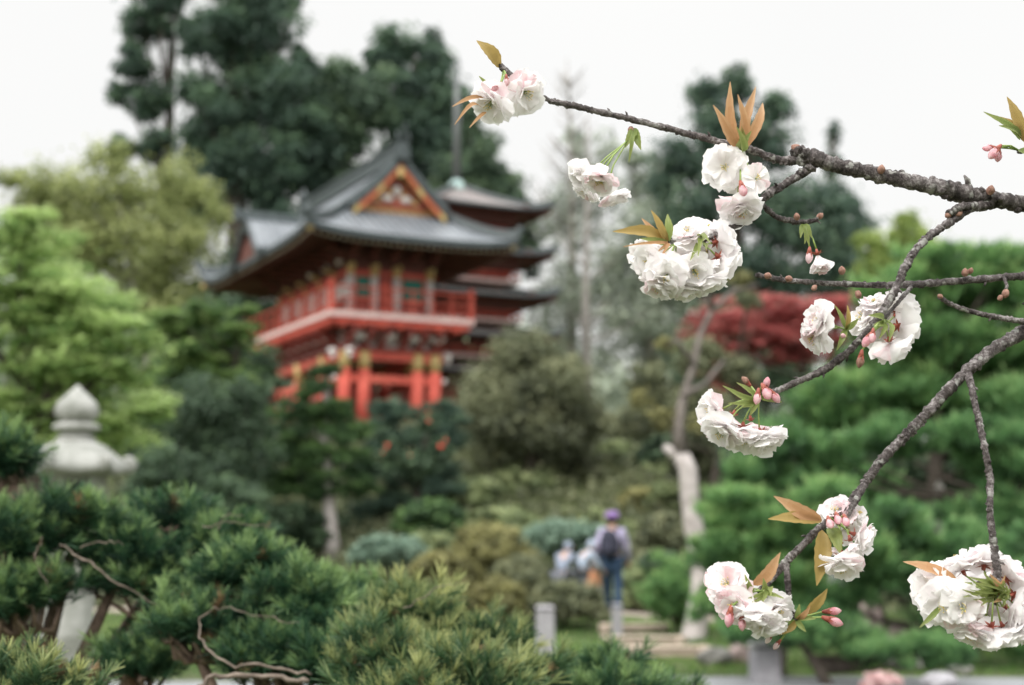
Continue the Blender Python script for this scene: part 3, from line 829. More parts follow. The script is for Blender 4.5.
def gate():
    # podium
    m = MB(); m.box((2.15, 4.1, .1), (4.6, 8.0, .5)); m.build('podium', M['rock'], GATE)
    # lower columns
    lows = [(U0 - .15, V0 - .1), (U0 + .45, V0 - .1), (U1 - .45, V0 - .1), (U1 + .1, V0 - .1)]
    lowz = FZ - 1.02
    cols = list(lows)
    for v in (2.45, 4.75, 7.3):
        cols += [(U0 - .15, v), (U1 + .1, v)]
    for (u, v) in cols:
        m = MB()
        m.lathe([(.185, .3), (.185, lowz - .5)], 14, (u, v, 0), 0)
        m.lathe([(.188, lowz - .5), (.188, lowz)], 14, (u, v, 0), 1)
        m.lathe([(.22, .3), (.25, .34), (.235, .42)], 14, (u, v, 0), 2)
        m.build('column', [M['verm'], M['gold'], M['rock']], GATE)
    # tie beams
    def tie(z, w, h, mat, name='beam', ins=0):
        m = MB()
        m.box(((U0 + U1) / 2 - .025, V0 - .1, z), (U1 - U0 + .7, w, h))
        m.box(((U0 + U1) / 2 - .025, 7.3, z), (U1 - U0 + .7, w, h))
        m.box((U0 - .15, 4.1, z - .003), (w, 6.9, h - .004))
        m.box((U1 + .1, 4.1, z - .003), (w, 6.9, h - .004))
        return m.build(name, mat, GATE)
    tie(lowz - .78, .15, .22, M['verm']); tie(lowz - .1, .17, .26, M['verm']); tie(lowz + .1, .3, .07, M['verm_d'])
    # interior wall panel and gate leaves, darker
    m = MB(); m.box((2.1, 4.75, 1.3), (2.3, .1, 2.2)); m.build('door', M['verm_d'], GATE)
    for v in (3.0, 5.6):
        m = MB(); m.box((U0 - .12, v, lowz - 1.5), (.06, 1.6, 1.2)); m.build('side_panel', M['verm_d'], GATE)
    # white nosings on the beam ends
    for (u, v) in [(U0 - .52, V0 - .1), (U0 - .15, V0 - .5), (U1 + .52, V0 - .1)]:
        m = MB(); m.ball((u, v, lowz - .02), (.15, .15, .1), 10); m.ball((u, v - .05, lowz - .17), (.08, .1, .08), 8)
        m.build('carved_nosing', M['white'], GATE)
    for (u, v) in [(U0 - .45, V0 - .1), (U1 + .42, V0 - .1)]:
        m = MB(); m.ball((u, v, lowz - .78), (.09, .1, .09), 8); m.build('carved_nosing', M['white'], GATE)
    # lower frieze: white plaster panels + stepped brackets under the balcony
    m = MB()
    m.box((2.12, V0 - .02, lowz + .45), (2.75, .05, .62)); m.box((U0 - .08, 4.1, lowz + .45), (.05, 6.4, .62))
    m.box((U1 + .03, 4.1, lowz + .45), (.05, 6.4, .62)); m.box((2.12, 7.22, lowz + .45), (2.75, .05, .62))
    m.build('frieze_wall', M['white'], GATE)
    m = MB()
    m.box((2.15, 4.1, lowz + .72), (3.5, 7.4, .16)); m.build('bracket_plate', M['eave'], GATE)
    def bracket(u, v, du, dv, z0, n, step, mat, hh=.11):
        m = MB()
        m.box((u, v, z0 + .05), (.2, .2, .1), mi=0, taper=1.25)
        for k in range(n):
            L = .26 + step * (k + 1) * 2
            if du or dv:
                cu = u + du * step * (k + 1) * .5; cv = v + dv * step * (k + 1) * .5
                m.box((cu, cv, z0 + .15 + k * hh * 1.5), (.1 + abs(du) * (.2 + step * (k + 1)), .1 + abs(dv) * (.2 + step * (k + 1)), hh))
                tu = u + du * step * (k + 1); tv = v + dv * step * (k + 1)
                m.box((tu, tv, z0 + .15 + k * hh * 1.5 + hh * .75), (.13, .13, hh * .55), mi=1, taper=1.2)
                m.box((tu, tv, z0 + .15 + k * hh * 1.5 + hh * 1.2), (.09 if du else .5, .5 if du else .09, .08))
        return m.build('bracket', [mat, M['verm_d']], GATE)
    for u in (1.1, 1.95, 2.8, 3.5):
        m = MB(); m.ball((u, V0 - .42, lowz + .5), (.27, .05, .17), 14); m.build('plaster_arc', M['white'], GATE)
    for v in (1.7, 2.5, 3.3, 4.1, 4.9, 5.7, 6.5):
        m = MB(); m.ball((U0 - .42, v, lowz + .5), (.05, .25, .15), 14); m.build('plaster_arc', M['white'], GATE)
    z0 = lowz + .12
    us = [U0 - .1, U0 + .45, 1.8, 2.5, U1 - .45, U1 + .05]
    for u in us: bracket(u, V0 - .1, 0, -1, z0, 3, .2, M['verm_d'])
    for v in [1.4, 2.1, 2.9, 3.7, 4.5, 5.3, 6.1, 6.8]: bracket(U0 - .12, v, -1, 0, z0, 3, .2, M['verm_d'])
    # balcony
    m = MB()
    m.box((W_ / 2, D_ / 2, FZ - .05), (W_ - .1, D_ - .1, .1)); m.build('balcony_floor', M['eave'], GATE)
    m = MB()
    z = FZ - .045
    for (a, b, mi) in (((-.03, 0), (W_ + .03, 0), 0), ((-.03, D_), (W_ + .03, D_), 0)):
        m.box(((a[0] + b[0]) / 2, a[1], z), (b[0] - a[0] + .14, .12, .15))
    m.box((0, D_ / 2, z - .002), (.12, D_ + .1, .15)); m.box((W_, D_ / 2, z - .002), (.12, D_ + .1, .15))
    m.build('balcony_edge', M['pinkwhite'], GATE)
    m = MB()
    for (c, d) in (((W_ / 2, .06, FZ - .21), (W_ - .1, .1, .16)), ((.06, D_ / 2, FZ - .213), (.1, D_ - .1, .16)), ((W_ - .06, D_ / 2, FZ - .213), (.1, D_ - .1, .16))):
        m.box(c, d)
    for i in range(7): m.box((.35 + i * .6, .1, FZ - .33), (.14, .3, .13), taper=1.3)
    for i in range(12): m.box((.1, .4 + i * .67, FZ - .33), (.3, .14, .13), taper=1.3)
    m.build('balcony_beam', M['verm'], GATE)
    # railing
    m = MB()
    RH = .82
    for zz, t in ((RH * .92, .06), (RH * .55, .03), (RH * .18, .035)):
        m.box((W_ / 2, .0, FZ + zz), (W_ + .3, t, t)); m.box((0, D_ / 2, FZ + zz + .003), (t, D_ + .3, t))
        m.box((W_, D_ / 2, FZ + zz + .003), (t, D_ + .3, t)); m.box((W_ / 2, D_, FZ + zz), (W_ + .3, t, t))
    for i in range(8):
        u = W_ * i / 7; r = .06 if i in (0, 7) else .022
        for v in (0, D_): m.box((u, v, FZ + (RH + (.14 if i in (0, 7) else 0)) / 2), (r * 2, r * 2, RH * .92 + (.2 if i in (0, 7) else 0) - .04))
    for i in range(1, 13):
        v = D_ * i / 13
        for u in (0, W_): m.box((u, v, FZ + RH * .46), (.045, .045, RH * .92 - .04))
    m.build('railing', M['verm'], GATE)
    # upper body
    H2 = 1.55
    m = MB()
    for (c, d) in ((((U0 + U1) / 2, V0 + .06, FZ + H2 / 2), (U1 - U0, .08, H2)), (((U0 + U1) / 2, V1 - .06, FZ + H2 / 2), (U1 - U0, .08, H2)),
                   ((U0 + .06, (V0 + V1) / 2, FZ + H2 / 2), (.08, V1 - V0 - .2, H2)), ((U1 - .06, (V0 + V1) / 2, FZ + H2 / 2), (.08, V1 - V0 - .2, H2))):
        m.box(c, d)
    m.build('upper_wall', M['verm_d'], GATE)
    cu = [U0, U0 + .82, U1 - .82, U1]
    for i, u in enumerate([U0 + .02, 1.62, 1.98 + .35, U1 - .05]):
        m = MB()
        m.lathe([(.115, 0), (.115, H2 - .3)], 12, (u, V0 - .05, FZ), 0); m.lathe([(.12, H2 - .3), (.12, H2 + .02)], 12, (u, V0 - .05, FZ), 1)
        m.build('column', [M['white'], M['gold']], GATE)
    for v in (2.1, 3.4, 4.75, 6.05, V1):
        m = MB()
        m.lathe([(.085, 0), (.085, H2 - .35)], 12, (U0, v, FZ), 0); m.lathe([(.088, H2 - .35), (.088, H2 + .02)], 12, (U0, v, FZ), 1)
        m.build('column', [M['verm'], M['gold']], GATE)
    # shuttered windows on the gable side, white panels on the long side
    for (a, b) in ((1.05, 1.5), (2.5, 3.2)):
        m = MB(); cx = (a + b) / 2
        m.box((cx, V0 - .0, FZ + .93), (b - a, .05, .62)); w_ = m.build('window', M['teal'], GATE)
        m = MB()
        for zz in (.6, 1.26): m.box((cx, V0 - .02, FZ + zz), (b - a + .08, .07, .05))
        for uu in (a - .02, b + .02): m.box((uu, V0 - .025, FZ + .93), (.05, .07, .60))
        m.build('frame', M['verm'], w_)
    m = MB(); m.box((1.98, V0 - .0, FZ + .6), (.3, .06, 1.1)); m.build('door', M['verm'], GATE)
    for (a, b) in ((.98, 1.98), (2.22, 3.28), (3.55, 4.6), (4.9, 5.9), (6.2, 7.2)):
        m = MB(); m.box((U0 + .0, (a + b) / 2, FZ + .85), (.05, b - a, .5)); m.build('plaster_panel', M['white'], GATE)
    m = MB()
    for zz in (.52, 1.35): m.box(((U0 + U1) / 2, V0 - .045, FZ + zz), (U1 - U0 + .3, .07, .09)); m.box((U0 - .045, (V0 + V1) / 2, FZ + zz + .004), (.07, V1 - V0 + .3, .09))
    m.build('rail_beam', M['verm'], GATE)
    # gold animal-head carvings at column tops
    for u in (U0 + .02, 1.62, 2.33, U1 - .05):
        m = MB(); m.ball((u, V0 - .2, FZ + H2 - .02), (.09, .14, .08), 8); m.ball((u, V0 - .33, FZ + H2 - .09), (.05, .06, .05), 7); m.build('gold_carving', M['gold'], GATE)
    for v in (2.1, 3.4, 4.75, 6.05):
        m = MB(); m.ball((U0 - .2, v, FZ + H2 - .02), (.14, .09, .08), 8); m.build('gold_carving', M['gold'], GATE)
    for v in (1.5, 2.75, 4.05):
        m = MB(); m.ball((U0 - .1, v, FZ + H2 + .2), (.06, .3, .12), 10); m.build('plaster_panel', M['white'], GATE)
    # upper brackets and soffit
    z1 = FZ + H2 + .03
    m = MB(); m.box(((U0 + U1) / 2, (V0 + V1) / 2, z1 + .27), (U1 - U0 + .1, V1 - V0 + .1, .7)); m.build('bracket_wall', M['eave'], GATE)
    for u in (U0, 1.5, 2.15, 2.8, U1): bracket(u, V0 - .03, 0, -1, z1, 3, .26, M['eave'], .12)
    for v in (V0, 1.7, 2.6, 3.5, 4.4, 5.3, 6.2, V1): bracket(U0 - .03, v, -1, 0, z1, 3, .26, M['eave'], .12)


gate()

EU0, EU1, EV0, EV1 = -1.15, 5.45, -1.15, 10.4
UC, VC = (EU0 + EU1) / 2, (EV0 + EV1) / 2
EZ = at(415, 229, 38.9).z - GZ   # mid eave height, local
RZ_ = at(395, 156, 40.9).z - GZ
HU = (EU1 - EU0) / 2
VG, VH = .55, 8.3
ENDD = VG - EV0
GB = EZ + .40 * (RZ_ - EZ)


def P_(u):
    t = 1 - abs(u - UC) / HU
    return EZ + (RZ_ - EZ) * (.50 * t + .50 * t * t)


def Q_(v):
    d = min((v - EV0) / ENDD, (EV1 - v) / (EV1 - VH))
    return EZ + (GB - EZ) * (.8 * d + .2 * d * d)


def lift(u, v):
    a = abs(u - UC) / HU; b = abs(v - VC) / ((EV1 - EV0) / 2)
    return (.24 if v < VC else .62) * (max(0, a) ** 3.5) * (max(0, b) ** 6)


def zroof(u, v):
    z = min(P_(u), Q_(v)) if (v < VG + .001 or v > VH - .001) else P_(u)
    return z + lift(u, v)


def gate_roof():
    mi = lambda u, v: 0 if Q_(v) < P_(u) and (v < VG or v > VH) else 1
    mats = [M['tile_u'], M['tile_v'], M['tile_d'], M['eave']]
    # end skirts
    front = roof_surface(EU0, EU1, EV0, VG, zroof, 44, 12, .17, mats, 'roof', GATE, mi)
    back = roof_surface(EU0, EU1, VH, EV1, zroof, 44, 12, .17, mats, 'roof', GATE, mi)
    main = roof_surface(EU0, EU1, VG, VH, lambda u, v: P_(u) + lift(u, v), 44, 24, .17, mats, 'roof', GATE, lambda u, v: 1)
    # upper roof overhanging the gables
    hw = HU * .465
    for (a, b) in ((VG - .5, VG + .01), (VH - .01, VH + .5)):
        roof_surface(UC - hw, UC + hw, a, b, lambda u, v: P_(u) + .02, 30, 2, .14, mats, 'gable_verge', main, lambda u, v: 1)
    # gable panels
    for v, s in ((VG - .06, -1), (VH + .06, 1)):
        m = MB(); pts = []
        n = 16; hb = HU * .44
        top = [(UC + hb * (2 * i / n - 1), P_(UC + hb * (2 * i / n - 1)) - .1) for i in range(n + 1)]
        vs = [(u, v, z) for u, z in top] + [(u, v, min(z - .01, GB - .05)) for u, z in top]
        m.add(vs, [(i, i + 1, n + 2 + i, n + 1 + i) for i in range(n)])
        g = m.build('gable_panel', M['ochregable'], main)
        m = MB()   # ornaments in the gable: struts, white carved centre and lattice
        z0 = GB + .12
        m.box((UC, v + s * .05, z0 + .38), (.12, .05, .8), mi=0)
        m.box((UC, v + s * .05, z0 + .06), (2.0, .06, .11), mi=0)
        for k in (-1, 1):
            m.beam((UC, v + s * .055, z0 + .82), (UC + k * .95, v + s * .055, z0 + .12), .04, .12, 0)
            m.ball((UC + k * .3, v + s * .07, z0 + .26), (.2, .04, .1), 10, 1)
            m.ball((UC + k * .62, v + s * .07, z0 + .17), (.12, .04, .06), 8, 2)
        m.ball((UC, v + s * .09, z0 + .5), (.13, .05, .16), 10, 1)
        m.build('gable_carving', [M['verm_d'], M['white'], M['gold']], main)
        # bargeboards: gold-orange curved boards under the verge
        m = MB()
        vv = v + s * .36
        for k in (-1, 1):
            pts = []
            for i in range(9):
                t = i / 8; u = UC + k * hw * .95 * t
                pts.append((u, P_(u) - .27))
            for i in range(8):
                a, b = pts[i], pts[i + 1]
                m.add([(a[0], vv - .03, a[1] - .1), (b[0], vv - .03, b[1] - .1), (b[0], vv - .03, b[1] + .1), (a[0], vv - .03, a[1] + .1),
                       (a[0], vv + .03, a[1] - .1), (b[0], vv + .03, b[1] - .1), (b[0], vv + .03, b[1] + .1), (a[0], vv + .03, a[1] + .1)],
                      [(0, 1, 2, 3), (7, 6, 5, 4), (0, 4, 5, 1), (3, 2, 6, 7)], 0 if i % 4 < 3 else 1)
        m.ball((UC, vv, P_(UC) - .42), (.14, .05, .2), 10, 1)
        m.build('bargeboard', [M['redorange'], M['gold']], main)
    # ridges
    m = MB()
    zr = RZ_
    m.box((UC, (VG + VH) / 2, zr + .14), (.3, VH - VG + 1.0, .42)); m.box((UC, (VG + VH) / 2, zr + .38), (.4, VH - VG + 1.06, .08))
    m.build('ridge', M['tile_d'], main)
    for v, s in ((VG - .55, -1), (VH + .55, 1)):
        m = MB()
        m.box((UC, v, zr + .25), (.5, .12, .62), taper=.6); m.ball((UC - .16, v + s * .02, zr + .58), (.07, .07, .16), 8); m.ball((UC + .16, v + s * .02, zr + .58), (.07, .07, .16), 8)
        m.tube([(UC, v, zr + .5), (UC, v + s * .12, zr + .8), (UC, v + s * .25, zr + .95)], [.09, .06, .03], 8)
        m.build('ridge_finial', M['tile_d'], main)
    for vv in (VG - .42, VG - .02, VH + .02, VH + .42):
        m = MB()
        for k in (-1, 1):
            pts = [(UC + k * hw * .99 * t, vv, P_(UC + k * hw * .99 * t) + .03) for t in [i / 10 for i in range(11)]]
            strip_on(m, pts, .2, .16 if abs(vv - VG) > .1 and abs(vv - VH) > .1 else .2)
        m.build('verge_ridge', M['tile_d'], main)
    for (uc, vc) in ((EU0, EV0), (EU1, EV0), (EU0, EV1), (EU1, EV1)):
        m = MB(); pts = []
        # hip line: where P(u)=Q(v)
        sgu = 1 if uc == EU0 else -1; sgv = 1 if vc == EV0 else -1
        for i in range(13):
            v = vc + sgv * (ENDD if sgv > 0 else EV1 - VH) * i / 12; zq = Q_(v)
            lo, hi = 0, HU
            for _ in range(30):
                mid = (lo + hi) / 2
                if P_(uc + sgu * mid) < zq: lo = mid
                else: hi = mid
            u = uc + sgu * lo
            pts.append((u, v, zq + lift(u, v) + .01))
        strip_on(m, pts, .24, .24)
        e = Vector(pts[0]); m.ball(e + Vector((0, 0, .2)), (.12, .12, .18), 8)
        m.build('hip_ridge', M['tile_d'], main)
    # rafters: two rows of ends below the eave with pale tips
    m = MB()
    def raft(u, v, du, dv):
        z = EZ + lift(u, v) - .27
        ln = min(1.5, .1 + .85 * (min(v - EV0, EV1 - v) if du else min(u - EU0, EU1 - u)))
        b = Vector((u + du * ln, v + dv * ln, z + .28 * ln)); a = Vector((u, v, z))
        m.beam(a, b, .07, .09, 0)
        m.beam(a - (b - a).normalized() * .006, a + (b - a).normalized() * .01, .075, .095, 1)
    for i in range(34):
        u = EU0 + .18 + (EU1 - EU0 - .36) * i / 33
        raft(u, EV0 + .1, 0, 1); raft(u, EV1 - .1, 0, -1)
    for i in range(54):
        v = EV0 + .18 + (EV1 - EV0 - .36) * i / 53
        raft(EU0 + .1, v, 1, 0); raft(EU1 - .1, v, -1, 0)
    m.build('rafters', [M['eave'], M['raftertip']], main)
    for (uc, vc) in ((EU0, EV0), (EU1, EV0), (EU0, EV1), (EU1, EV1)):
        m = MB()
        su = 1 if uc == EU0 else -1; sv = 1 if vc == EV0 else -1
        m.ball((uc + su * .15, vc + sv * .15, EZ + .02), (.11, .11, .11), 8)
        m.build('bell', M['gold'], main)
    # soffit boards
    m = MB()
    zs = EZ - .02
    a = [(EU0 + .2, EV0 + .2, zs - .12), (EU1 - .2, EV0 + .2, zs - .12), (EU1 - .2, EV1 - .2, zs - .12), (EU0 + .2, EV1 - .2, zs - .12)]
    b = [(U0 - .1, V0 - .1, zs + .35), (U1 + .1, V0 - .1, zs + .35), (U1 + .1, V1 + .1, zs + .35), (U0 - .1, V1 + .1, zs + .35)]
    m.add(a + b, [(0, 1, 5, 4), (1, 2, 6, 5), (2, 3, 7, 6), (3, 0, 4, 7)])
    m.build('soffit', M['eave'], main)
    # cusped gable (karahafu) on the long front
    kc = 4.6; kw = 1.75
    def bell(v):
        t = (v - kc) / kw
        return .5 + .5 * math.cos(PI * max(-1, min(1, t)))
    kt = at(247, 212, gc.y - .6 + 3.0).z - GZ
    def zk(u, v):
        return EZ + .02 + (kt - EZ) * (bell(v) ** 1.25) + .10 * (abs(v - kc) / kw) ** 4
    kr = roof_surface(EU0 - .12, .9, kc - kw, kc + kw, zk, 6, 30, .16, [M['tile_u'], M['tile_u'], M['tile_d'], M['eave']], 'cusped_gable_roof', GATE)
    m = MB(); strip_on(m, [(EU0 - .35 + i * .25, kc, kt + .02) for i in range(9)], .26, .28)
    m.box((EU0 - .36, kc, kt + .2), (.1, .42, .46), taper=.6)
    m.build('ridge', M['tile_d'], kr)
    m = MB()
    for i in range(16):
        va = kc - kw + 2 * kw * i / 16; vb = kc - kw + 2 * kw * (i + 1) / 16
        za, zb = zk(0, va) - .2, zk(0, vb) - .2; u = EU0 - .06
        m.add([(u - .03, va, za - .1), (u - .03, vb, zb - .1), (u - .03, vb, zb + .12), (u - .03, va, za + .12), (u + .03, va, za - .1), (u + .03, vb, zb - .1), (u + .03, vb, zb + .12), (u + .03, va, za + .12)],
              [(3, 2, 1, 0), (4, 5, 6, 7), (1, 5, 4, 0), (7, 6, 2, 3)])
    m.ball((EU0 - .06, kc, kt - .36), (.04, .2, .1), 10)
    m.build('bargeboard', M['tile_d'], kr)
    m = MB(); n = 16
    vs = [(EU0 + .05, kc - kw * .8 + 1.6 * kw * i / n, zk(0, kc - kw * .8 + 1.6 * kw * i / n) - .2) for i in range(n + 1)]
    vs += [(x, y, min(z - .01, EZ - .1)) for x, y, z in vs]
    m.add(vs, [(i, i + 1, n + 2 + i, n + 1 + i) for i in range(n)]); m.build('gable_panel', M['eave'], kr)


gate_roof()


# ------------------------------------------------------------------ pagoda
def pagoda():
    Y = 53.0
    c = at(456, 300, Y)
    gz = ground_z(c.x, Y)
    P = empty('pagoda', (c.x, Y, gz), GA, 'five tiered pagoda with brown roofs and a tall metal spire behind the gate', 'pagoda')
    L = lambda py, yy=Y: at(456, py, yy).z - gz
    tips = [L(212), L(256), L(297), L(336), L(372)]
    s0 = 2.75
    for k, z in enumerate(tips):
        s = s0 + k * .08
        rise = .95 if k == 0 else .5
        def zf(u, v, s=s, z=z, rise=rise):
            d = 1 - max(abs(u), abs(v)) / s
            dd = min(d, 1 if k == 0 else .5)
            return z - .22 + rise * 1.0 * (.55 * dd + .45 * dd * dd) * (1.9 if k else 1.35) + .26 * (abs(u) / s) ** 4 * (abs(v) / s) ** 4
        r = roof_surface(-s, s, -s, s, zf, 28, 28, .1, [M['tilebrown'], M['tile_d'], M['eave']], 'roof', P)
        for a in (-1, 1):
            for b in (-1, 1):
                m = MB()
                strip_on(m, [(a * s * (1 - i / 8 * (1 if k == 0 else .55)), b * s * (1 - i / 8 * (1 if k == 0 else .55)), zf(a * s * (1 - i / 8 * (1 if k == 0 else .55)), b * s * (1 - i / 8 * (1 if k == 0 else .55))) + .01) for i in range(9)], .18, .14)
                m.build('hip_ridge', M['tile_d'], r)
        m = MB()
        for i in range(22):
            t = -s + .15 + (2 * s - .3) * i / 21
            for q in (-1, 1):
                m.beam((t, q * (s - .08), z - .32), (t, q * (s - 1.2), z - .12), .07, .08); m.beam((q * (s - .08), t, z - .325), (q * (s - 1.2), t, z - .125), .07, .08)
        m.build('rafters', M['eave'], r)
        m = MB(); m.box((0, 0, z - .45), (s * 1.25, s * 1.25, .5)); m.box((0, 0, z - .3), (s * 1.5, s * 1.5, .12)); m.build('bracket_wall', M['eave'], P)
        nz = tips[k + 1] if k < 4 else 0
        bot = nz + .45 if k < 4 else -.2
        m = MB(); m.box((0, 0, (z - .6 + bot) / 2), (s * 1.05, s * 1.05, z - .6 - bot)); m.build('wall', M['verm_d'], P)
        if k < 4:
            h = s * .62
            m = MB(); zb = nz + .42
            m.box((0, 0, zb), (2 * h + .1, 2 * h + .1, .12)); m.build('balcony_edge', M['pinkwhite'], P)
            m = MB()
            for q in (-1, 1):
                for zz in (.18, .34): m.box((0, q * h, zb + zz), (2 * h + .1, .05, .05)); m.box((q * h, 0, zb + zz + .002), (.05, 2 * h + .1, .05))
                for i in range(8):
                    t = -h + 2 * h * i / 7; m.box((t, q * h, zb + .18), (.05, .05, .34)); m.box((q * h, t, zb + .18), (.05, .05, .34))
            m.build('railing', M['verm'], P)
    # finial
    zt = L(190)
    m = MB(); m.lathe([(.36, zt - .15), (.38, zt + .0), (.34, zt + .12), (.26, zt + .3), (.12, zt + .42), (.06, zt + .5)], 18)
    m.build('finial_bowl', M['copper'], P)
    m = MB(); top = L(62); b = zt + .4
    m.tube([(0, 0, b), (0, 0, top)], [.17, .09], 10)
    for i in range(9):
        zz = b + .5 + (top - b) * .78 * i / 9
        r = .17 - i * .008
        m.lathe([(r * .6, zz), (r, zz + .04), (r * .6, zz + .08)], 14)
    m.ball((0, 0, top), (.1, .1, .16), 8)
    m.build('spire', M['darkmetal'], P)


pagoda()


# ------------------------------------------------------------------ stone lanterns
def stone_lantern(px, Y, top_py, capw_px, label, mat='stone', gz=None):
    t = at(px, top_py, Y); g = ground_z(t.x, Y) if gz is None else gz
    root = empty('stone_lantern', (t.x, Y, g), .35, label, 'stone lantern')
    H = t.z - g; k = capw_px * Y / FPX / 1.0     # cap width
    R0 = k / 2
    # heights measured down from the top
    S = M[mat]
    z = lambda d: H - d * k
    m = MB()
    m.lathe([(R0 * .02, z(0)), (R0 * .07, z(.03)), (R0 * .2, z(.09)), (R0 * .36, z(.17)), (R0 * .42, z(.25)), (R0 * .36, z(.33)), (R0 * .26, z(.35)), (R0 * .42, z(.375)), (R0 * .44, z(.42)), (R0 * .3, z(.45)), (R0 * .24, z(.47)), (R0 * .36, z(.50)), (R0 * .36, z(.55))][::-1], 22)
    m.build('finial', S, root)
    m = MB(); n = 36
    rings = [(.0, .53, 0), (.34, .53, 0), (.55, .58, 0), (.74, .66, .2), (.9, .74, .6), (1.0, .78, 1), (1.0, .84, 1), (.8, .86, .5), (.5, .86, 0)]
    V = []; F = []
    for (r, d, hx) in rings:
        for i in range(n):
            a = 2 * PI * i / n
            c6 = abs(math.cos(3 * a)) ** 3       # hexagonal corners
            rr = r * R0 * (1 - hx * .14 * (1 - c6)); zz = z(d) + hx * .035 * k * c6
            V.append((rr * math.cos(a), rr * math.sin(a), zz))
    for j in range(len(rings) - 1):
        for i in range(n):
            a = j * n + i; b = j * n + (i + 1) % n; F.append((a + n, b + n, b, a))
    F.append(tuple((len(rings) - 1) * n + i for i in range(n)))
    m.add(V, F, 0, True); m.build('cap', S, root)
    for q in range(6):
        a = q * PI / 3; m = MB(); pts = []
        for i in range(12):
            th = -2.2 + i * .42; rr = k * .055 * (1 - i / 22)
            pts.append((R0 * .97 + rr * math.cos(th) * 1.0, z(.76) + rr * math.sin(th) + .02 * k))
        m.tube([(p * math.cos(a), p * math.sin(a), zz) for p, zz in pts], [k * .045] * 12, 8)
        m.ball(((R0 * .97) * math.cos(a), R0 * .97 * math.sin(a), z(.75)), k * .05, 8)
        m.build('scroll', S, root)
    # firebox with openings
    fb = MB()
    ztop, zb = z(.86), z(1.28)
    for q in range(6):
        a = q * PI / 3; r = R0 * .52
        p = Vector((r * math.cos(a), r * math.sin(a), 0)); p2 = Vector((r * math.cos(a + PI / 3), r * math.sin(a + PI / 3), 0))
        fb.box((p.x, p.y, (ztop + zb) / 2), (R0 * .16, R0 * .16, ztop - zb), Matrix.Rotation(a, 3, 'Z'))
        for zz in (ztop - .03 * k, zb + .03 * k): fb.beam(p + Vector((0, 0, zz)), p2 + Vector((0, 0, zz)), R0 * .1, .06 * k)
        if q % 2: fb.beam(p + Vector((0, 0, (ztop + zb) / 2)), p2 + Vector((0, 0, (ztop + zb) / 2)), R0 * .06, (ztop - zb) * .9)
    fb.build('firebox', S, root)
    m = MB()
    m.lathe([(R0 * .5, z(1.52)), (R0 * .78, z(1.42)), (R0 * .85, z(1.36)), (R0 * .85, z(1.31)), (R0 * .6, z(1.28))], 6, smooth=False)
    m.build('platform', S, root)
    m = MB(); zbot = k * .3
    m.lathe([(R0 * .56, zbot), (R0 * .50, zbot + .1 * k), (R0 * .44, (zbot + z(1.5)) * .45), (R0 * .52, (zbot + z(1.5)) * .49), (R0 * .52, (zbot + z(1.5)) * .52), (R0 * .44, (zbot + z(1.5)) * .56), (R0 * .46, z(1.6)), (R0 * .52, z(1.51))], 20)
    m.build('shaft', S, root)
    m = MB(); m.lathe([(R0 * 1.05, -.05), (R0 * 1.05, k * .14), (R0 * .9, k * .22), (R0 * .62, k * .31)], 6, smooth=False); m.build('base', S, root)
    return root


stone_lantern(78, 10.0, 385, 106, 'large pale granite lantern with onion finial rising behind the near conifer at left')
stone_lantern(833, 21, 440, 34, 'small grey stone lantern half hidden among the right hand pines', 'post')


# ------------------------------------------------------------------ rocks, posts, bench
def rock(px, py, rx, ry, Y, mat, label, seed):
    c = at(px, py, Y); k = Y / FPX; g = ground_z(c.x, Y)
    hz = max(ry * k, c.z - g + ry * k * .5)
    rr = random.Random(seed); V = []; n = 14; mm = 9; F = []
    ph = [rr.uniform(0, 6) for _ in range(6)]
    for i in range(mm + 1):
        th = PI * i / mm
        for j in range(n):
            a = 2 * PI * j / n
            s = 1 + .16 * math.sin(2 * a + ph[0]) + .1 * math.sin(3 * a + th * 3 + ph[1]) + .08 * math.sin(5 * a + ph[2] + 4 * th)
            V.append((rx * k * s * math.sin(th) * math.cos(a), rx * k * .8 * s * math.sin(th) * math.sin(a), (hz * .5) * (1 + .1 * math.sin(3 * a + ph[3])) * math.cos(th) + hz * .42))
    for i in range(mm):
        for j in range(n):
            a = i * n + j; b = i * n + (j + 1) % n; F.append((a, a + n, b + n, b))
    m = MB(); m.add(V, F)
    o = m.build('garden_rock', M[mat], label=label, cat='rock'); o.location = (c.x, Y, g)


rock(938, 482, 14, 14, 19.5, 'rock', 'grey boulder in the shadow among the right pines', 1)
rock(868, 602, 17, 13, 17.4, 'pinkstone', 'pinkish upright stone behind the lower right blossoms', 2)
rock(902, 624, 16, 6, 16.8, 'pinkstone', 'low tan stone right of the pinkish upright stone', 3)
rock(715, 652, 16, 12, 16.6, 'rock', 'grey brown stone beside the pale trunk foot', 4)
rock(740, 648, 13, 11, 16.9, 'pinkstone', 'light tan stone left of the grey post', 5)
rock(905, 655, 20, 9, 15.9, 'rock', 'flat grey stone on the grass at lower right', 6)
rock(940, 676, 16, 10, 14.3, 'post', 'pale grey stone at the path edge under the big blossom cluster', 7)
rock(960, 668, 12, 9, 15.6, 'rock', 'small dark stone behind the pale stone at the path edge', 8)


def post(px, top, bot, wpx, Y, label):
    t = at(px, top, Y); g = ground_z(t.x, Y); w_ = wpx * Y / FPX; H = t.z - g
    root = empty('stone_post', (t.x, Y, g), .2, label, 'post', 'short weathered posts')
    m = MB(); m.box((0, 0, H / 2 - .1), (w_, w_, H + .1 - w_ * .1), taper=.93); m.build('shaft', M['post'], root)
    m = MB(); m.box((0, 0, H - w_ * .06), (w_ * 1.06, w_ * 1.06, w_ * .18), taper=.8); m.build('cap', M['post'], root)


